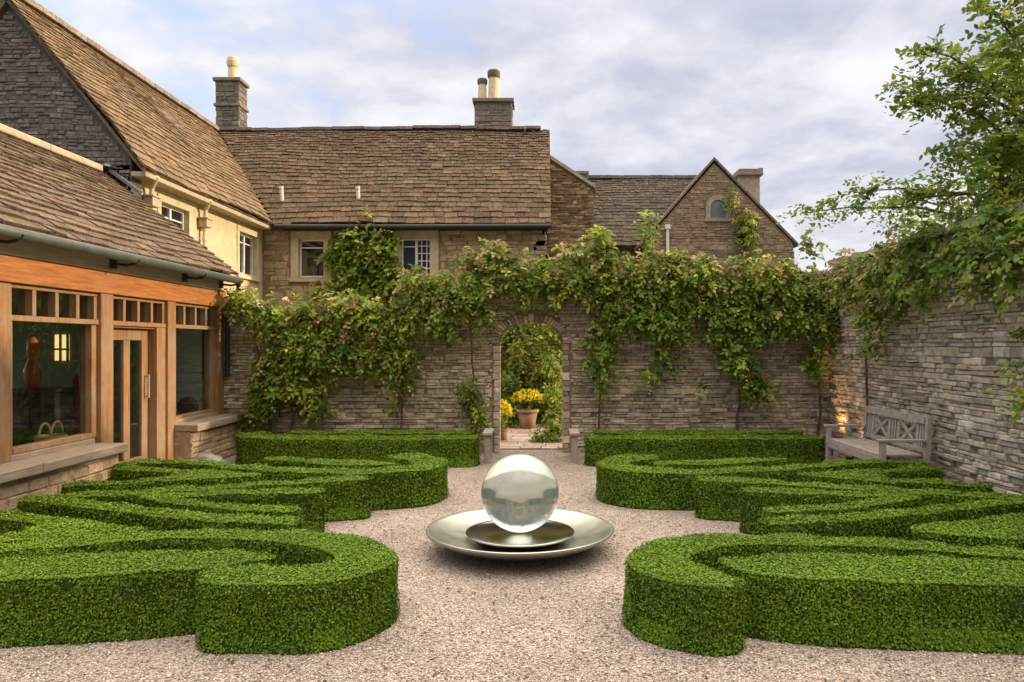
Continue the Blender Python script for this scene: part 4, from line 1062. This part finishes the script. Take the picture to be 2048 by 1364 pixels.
def cl_back(lst, Y=11.45, dY=.22, dens=1., wts=(7, 1.5, .6, .4), leaf=.074):
    outp = []
    for it in lst:
        px, py, rx, ry = it[:4]; wt = it[4] if len(it) > 4 else wts; dn = it[5] if len(it) > 5 else 1
        c = at(px, py, Y); k = Y / F
        area = PI * rx * ry * k * k
        outp.append(cluster(c, (rx * k, dY * (it[6] if len(it) > 6 else 1), ry * k), (0, -1, 0), max(6, int(area * 225 * dens * dn * (.085 / leaf) ** 2)), wt, leaf))
    return outp
G1 = (7, 2.6, .3, .4); TOPW = (4, 4.6, .9, .5); PINKW = (4., 2.4, 3.4, .8); DARK = (9, .4, .1, .4)
A = cl_back([(500, 612, 50, 34, TOPW), (470, 600, 28, 24, TOPW, .8), (565, 632, 75, 48, TOPW), (640, 640, 85, 55, (5, 3, 1, .5)), (725, 645, 80, 50, TOPW), (700, 605, 75, 28, (4, 3.5, 1.2, .5)), (795, 640, 50, 55, G1),
              (600, 690, 90, 50, G1), (690, 700, 85, 40, DARK), (650, 728, 60, 24, G1, 1.2), (725, 722, 45, 18, G1, 1.), (780, 700, 60, 42, G1), (822, 715, 26, 40, TOPW, .8), (560, 740, 62, 50, G1), (610, 775, 52, 38, G1), (540, 800, 48, 34, G1), (505, 826, 34, 22, G1, .8), (635, 815, 36, 24, (6, 2.5, .2, .2), .7),
              (800, 770, 26, 45, (5, 1, .5, 3), .6), (520, 760, 40, 40, G1, .7), (770, 735, 40, 18, (6, 2, .8, .4), .7)])
climber('climbing_vine', 'leafy green creeper filling the dip in the wall beside the oak garden room', A,
        [[(-3.9, 11.55, 0), (-3.8, 11.5, 1.0), (-3.5, 11.4, 1.7), (-2.6, 11.4, 1.9)], [(-4.2, 11.6, 0), (-4.3, 11.55, 1.2), (-4.5, 11.5, 2.2)], [(-2.2, 11.6, 0), (-2.15, 11.58, .8), (-2.1, 11.55, 1.6)]], 'creepers on the courtyard walls')
Bv = cl_back([(740, 520, 75, 52, G1), (725, 475, 55, 24, G1), (700, 560, 60, 34, G1), (775, 560, 50, 40, G1), (770, 480, 30, 25, G1), (740, 440, 12, 22, (3, 6, .2, .2), .6), (650, 572, 40, 18, G1, .7), (680, 500, 30, 40, G1)], Y=16.85, dY=.16, leaf=.12, wts=G1)
climber('climbing_vine', 'dark broad-leaved creeper on the house between its two small windows', Bv, [[(-3.9, 16.97, 0), (-3.85, 16.95, 2), (-3.8, 16.95, 3.4), (-3.7, 16.93, 4.2)]], 'creepers on the courtyard walls')
Cl = []
for i, px in enumerate(range(835, 1690, 52)):
    tp = 505 + 14 * math.sin(i * 1.7) + (14 if px > 1350 else 0) + (18 if px > 1560 else 0) + (34 if px < 900 else 0)
    Cl.append((px, tp + 16, 44, 30, PINKW if i % 3 != 1 else TOPW, 1.)); Cl.append((px + 20, tp + 56, 48, 34, TOPW if i % 2 else G1, 1.1)); Cl += [(px - 8, tp + 92, 46, 26, G1, 1.0)] if not 950 < px < 1170 else [(px, tp + 84, 40, 12, G1, .6)]
Cl += [(890, 640, 18, 42, G1, .6), (962, 634, 26, 46, G1, .8), (1225, 640, 52, 44, G1), (1200, 690, 34, 50, G1, .7), (1290, 630, 60, 40, DARK), (1205, 740, 36, 26, G1, .7), (1300, 752, 34, 22, G1, .6), (1345, 640, 50, 44, DARK),
       (1440, 640, 52, 52, DARK), (1505, 640, 56, 52, DARK), (1470, 715, 46, 50, G1), (1512, 772, 34, 36, G1, .9), (1585, 625, 55, 50, DARK), (1640, 650, 36, 62, DARK), (1630, 720, 26, 50, DARK, .6), (1400, 790, 14, 20, G1, .5), (1330, 700, 40, 30, G1, .5), (1210, 770, 20, 14, G1, .5),
       (1190, 480, 18, 30, (0, 9, 0, 0), 1.8), (1165, 500, 14, 20, (0, 9, 0, 0), 1.4), (1292, 462, 20, 38, (5, 3, .2, .2), .8), (1300, 432, 12, 18, (5, 3, .2, .2), .7), (1620, 482, 26, 24, TOPW, .7)]
climber('climbing_vine', 'thick pink-tinged creeper spilling over the back wall above the arch', cl_back(Cl, Y=11.42, dY=.24, wts=G1),
        [[(.9, 11.6, 0), (.95, 11.58, 1.2), (1.0, 11.5, 2.4), (1.6, 11.45, 2.8)], [(3.1, 11.6, 0), (3.1, 11.58, 1.3), (3.0, 11.5, 2.6)], [(4.35, 11.6, 0), (4.4, 11.55, 1.6), (4.3, 11.5, 2.7)], [(-1.1, 11.62, .2), (-1.05, 11.6, 1.2), (-1.1, 11.5, 2.3)]], 'creepers on the courtyard walls')
Dl = []
for px, py, rx, ry, wt, dn in ((1700, 570, 55, 50, TOPW, 1), (1760, 560, 55, 50, TOPW, 1), (1830, 545, 55, 46, G1, 1), (1900, 540, 60, 46, G1, 1), (1975, 520, 60, 50, G1, 1), (2045, 500, 60, 60, G1, 1), (1760, 625, 46, 46, G1, 1), (1742, 675, 28, 32, G1, .8), (1850, 585, 50, 30, TOPW, .9), (1700, 520, 40, 30, PINKW, .8),
                           (1795, 590, 40, 34, TOPW, .9), (1930, 470, 60, 40, G1, 1), (1850, 480, 60, 36, G1, 1), (1780, 500, 60, 36, PINKW, 1), (2000, 430, 60, 50, G1, 1), (2045, 575, 40, 40, (5, 2, 1, 1), .8), (2040, 740, 30, 28, (6, 3, .3, .3), .8), (2046, 690, 16, 40, G1, .4), (2050, 800, 14, 14, G1, .6), (1960, 570, 40, 24, TOPW, .7)):
    Y = 4.36 * F / (px - CX); c = at(px, py, Y); k = Y / F
    Dl.append(cluster(c, (.26, rx * k * 1.1, ry * k), (-1, -.25, 0), max(6, int(PI * rx * ry * k * k * 260 * dn)), wt, .075))
climber('climbing_vine', 'mixed green creeper hanging over the top of the bench-side wall', Dl, [[(4.5, 10.2, .4), (4.5, 10.2, 1.6), (4.45, 10.0, 2.8)]], 'creepers on the courtyard walls')
E_ = cl_back([(940, 775, 18, 30, G1, .9), (945, 815, 20, 34, G1, 1), (958, 845, 14, 16, G1, 1)], Y=11.5, dY=.1, leaf=.07)
climber('climbing_vine', 'slim young creeper climbing beside the left jamb of the arch', E_, [[(-1.02, 11.6, 0), (-1.05, 11.6, .6), (-1.1, 11.6, 1.1)]], 'creepers on the courtyard walls')
Fg = cl_back([(1470, 400, 12, 22, TOPW, .8), (1490, 440, 20, 28, TOPW, .7), (1500, 470, 22, 22, TOPW, .8), (1480, 480, 26, 14, G1, 1)], Y=20.35, dY=.1, leaf=.11)
climber('climbing_vine', 'thin yellowish creeper trailing up the pointed gable', Fg, [[(5.9, 20.44, 2), (5.7, 20.44, 4.2), (5.4, 20.44, 5.6)]])
# far shrub mass behind the back wall, right of the gable
# ------------------------------------------------------------------ tree at the right
tr = empty('garden_tree', (6.3, 8.6, 0), 'leafy tree leaning over the side wall at the upper right', 'tree')
mb = MB()
def branch(P_, r0, r1, n=7):
    P_ = [Vector(p) for p in P_]; Q = []
    for a, b in zip(P_, P_[1:]):
        for k in range(4): p = a.lerp(b, k / 4); Q.append(p + Vector((mnoise.noise(p * 1.5), mnoise.noise(p * 1.5 + Vector((5, 0, 0))), mnoise.noise(p * 1.5 + Vector((0, 5, 0))))) * .07)
    Q.append(P_[-1]); mb.tube(Q, list(np.linspace(r0, r1, len(Q))), n); return Q
branch([(6.3, 8.6, -.1), (6.25, 8.6, 1.4), (6.1, 8.5, 2.8), (6.0, 8.4, 4.2)], .17, .09, 10)
tips = [((6.05, 8.5, 3.2), (1785, 165, 7.6)), ((6.0, 8.4, 3.9), (1850, 95, 7.4)), ((6.0, 8.4, 4.2), (1960, 20, 7.2)), ((6.1, 8.5, 2.7), (1600, 428, 9.4)), ((6.05, 8.5, 3.0), (1885, 300, 7.8)), ((6.0, 8.4, 3.8), (1830, 215, 7.5)),
        ((6.1, 8.5, 2.9), (1720, 385, 8.6)), ((6.0, 8.4, 4.0), (2000, 110, 7.0)), ((6.05, 8.5, 3.3), (1960, 330, 7.4)), ((6.1, 8.5, 2.8), (1800, 400, 8.2)), ((6.0, 8.4, 4.2), (2020, -40, 7.4)), ((6.0, 8.4, 3.6), (1900, 150, 8.0)), ((6.05, 8.5, 3.1), (1945, 245, 8.4))]
crown = []
for st0, (px, py, Y) in tips:
    tip = at(px, py, Y); a = Vector(st0); midp = a.lerp(tip, .55) + Vector((rnd.uniform(-.1, .1), rnd.uniform(-.2, .2), .30))
    Q = branch([a, a.lerp(midp, .5) + Vector((rnd.uniform(-.12, .12), 0, rnd.uniform(.0, .18))), midp, midp.lerp(tip, .55) + Vector((0, 0, rnd.uniform(.02, .1))), tip], .03, .004, 6)
    QQ = np.array([tuple(q) for q in Q]); L_ = len(QQ)
    for f0, f1, rr_, cnt in ((.25, .6, .28, 34), (.5, .85, .17, 32), (.78, 1.0, .08, 20)):
        idx = rng.uniform(f0 * (L_ - 1), f1 * (L_ - 1), cnt); i0 = idx.astype(int).clip(0, L_ - 2); fr = (idx - i0)[:, None]
        o = QQ[i0] * (1 - fr) + QQ[i0 + 1] * fr + rng.normal(0, rr_ * .55, (cnt, 3))
        dv_ = np.array(tip - a); dv_ = dv_ / np.linalg.norm(dv_)
        outn = rng.normal(0, .5, (cnt, 3)) + np.array([-.1, -.45, .6])
        crown.append(sprays(o, dv_ + rng.normal(0, .55, (cnt, 3)), outn / np.linalg.norm(outn, axis=1, keepdims=True), (7, 4., .0, .1), n_per=8, length=.26, leaf=.07))
for c, r, cnt in (((4.75, 7.3, 3.7), (.4, .5, .5), 85), ((5.0, 7.4, 4.5), (.45, .5, .6), 100), ((4.9, 7.2, 5.2), (.4, .4, .4), 80), ((5.0, 7.6, 3.3), (.5, .6, .4), 170), ((5.5, 7.9, 4.0), (.6, .7, .5), 190), ((5.9, 8.6, 4.9), (.8, .9, .6), 200), ((5.3, 8.8, 3.2), (.7, .8, .45), 170), ((6.3, 7.4, 4.2), (.8, .9, .7), 180), ((6.6, 9.4, 4.6), (.9, .9, .7), 150), ((5.1, 9.6, 3.2), (.6, .6, .35), 110), ((6.2, 6.4, 4.6), (.9, .9, .8), 150), ((6.6, 10.6, 4.0), (.9, .9, .7), 110), ((4.75, 7.0, 3.05), (.3, .5, .3), 100)):
    crown.append(cluster(c, r, (-.4, -.5, 0), int(cnt * .8), (8, 2., .0, .3), .078, .5))
mb.build('trunk', 'bark', tr, smooth=True)
leaf_mesh('crown', *[np.concatenate(x) for x in zip(*crown)], tr)

# ------------------------------------------------------------------ planting seen through the arch
def shrub(label, parts, stems=None, name='shrub', cat='shrub'):
    return climber(name, label, parts, stems, cat=cat)
S1 = [cluster((-.15 + dx, 16.1, 1.1 + dz), (.8, .35, .75), (0, -1, 0), 260, (7, 3.5, .1, .3), .10) for dx, dz in ((-.9, 0), (.1, .1), (.9, 0), (-.6, 1.0), (.5, 1.1), (-.8, -.6), (.1, -.6), (.9, -.6))]
shrub('dark tall shrub closing the view through the arch', S1, [[(-.2, 16.2, 0), (-.2, 16.2, 1.6)], [(.6, 16.2, 0), (.5, 16.2, 1.7)], [(-1, 16.2, 0), (-.9, 16.2, 1.5)]])
S2 = [cluster((x, 15.3, z), (.11, .12, .22), (0, -1, 0), 20, (2, 8, .2, .4), .085) for x, z0, z1 in ((-.45, 1.4, 2.4), (.1, 1.3, 2.3), (.32, .9, 2.3), (.55, .7, 2.2)) for z in np.arange(z0, z1, .3)]
shrub('yellow-green leafy climber stems glowing inside the arch view', S2, [[(x, 15.35, 0), (x, 15.35, 2.3)] for x in (-.45, .1, .32, .55)], 'climbing_plant', 'climber')
S4 = [cluster(at(1108, py, 14.3), (.2, .25, .22), (0, -1, 0), 60, (4, 7, .2, .3), .07) for py in (735, 785, 830)]
shrub('loose yellow-green bush along the right edge of the arch view', S4, [[(.28, 14.4, 0), (.28, 14.35, 1.0)]])
S5 = [cluster(at(1012, py, 15.2), (.24, .25, .24), (0, -1, 0), 60, (9, 1, .1, .2), .075) for py in (760, 805, 835)]
shrub('dark green bush left of the central flower pot', S5, [[(-.7, 15.3, 0), (-.7, 15.25, .8)]])
S3 = [cluster(at(1100 + dx, 872 + dy, 12.9), (.2, .2, .16), (0, -1, 0), 55, (6, 3, .1, .6), .06) for dx, dy in ((-14, 10), (12, 0), (8, -18))]
shrub('low pale green bush at the right foot of the arch', S3, [[(.2, 12.95, 0), (.22, 12.9, .2)]])
def pot_plant(px, Y, label1, label2, r, h, fr_, fh, n):
    x = (px - CX) / F * Y
    e = empty('flower_pot', (x, Y, .016), label1, 'pot', 'pots of yellow flowers beyond the arch')
    mb = MB(); mb.lathe([(r * .68, .016), (r * .8, h * .5), (r * .95, h * .86)], (x, Y, 0), 28); mb.build('body', 'terra', e, smooth=True)
    mb = MB(); mb.lathe([(r * .96, h * .86), (r * 1.08, h * .87), (r * 1.08, h), (r * .9, h), (r * .88, h * .9)], (x, Y, 0), 28); mb.build('rim', 'terra', e)
    p = empty('yellow_flowers', (x, Y, h), label2, 'flowers', 'yellow flowers beyond the arch')
    parts = [cluster((x, Y, h + fh * .55), (fr_, fr_ * .8, fh * .5), (0, -1, .3), n, (6, 3, 0, 0), .055)]
    leaf_mesh('foliage', *parts[0], p)
    o = rng.normal(0, 1, (n * 5, 3)); o /= np.linalg.norm(o, axis=1, keepdims=True); o[:, 2] = np.abs(o[:, 2]) * 1.0 - .25
    pos = np.array([x, Y, h + fh * .6]) + o * np.array([fr_ * 1.02, fr_ * .85, fh * .5])
    cols = np.array([(.78, .60, .02), (.85, .70, .05), (.70, .50, .015)])[rng.integers(0, 3, len(pos))]
    leaf_mesh('blossom', pos, o + rng.normal(0, .4, o.shape), rng.normal(0, 1, o.shape), np.full(len(pos), .055), cols, p, 1.5)
pot_plant(1055, 15.0, 'ribbed terracotta pot in the middle of the arch view', 'mound of yellow flowers in the central terracotta pot', .22, .40, .30, .40, 60)
pot_plant(1004, 13.1, 'terracotta pot half hidden behind the left arch jamb', 'upright yellow flowers close behind the left arch jamb', .12, .22, .17, .50, 40)
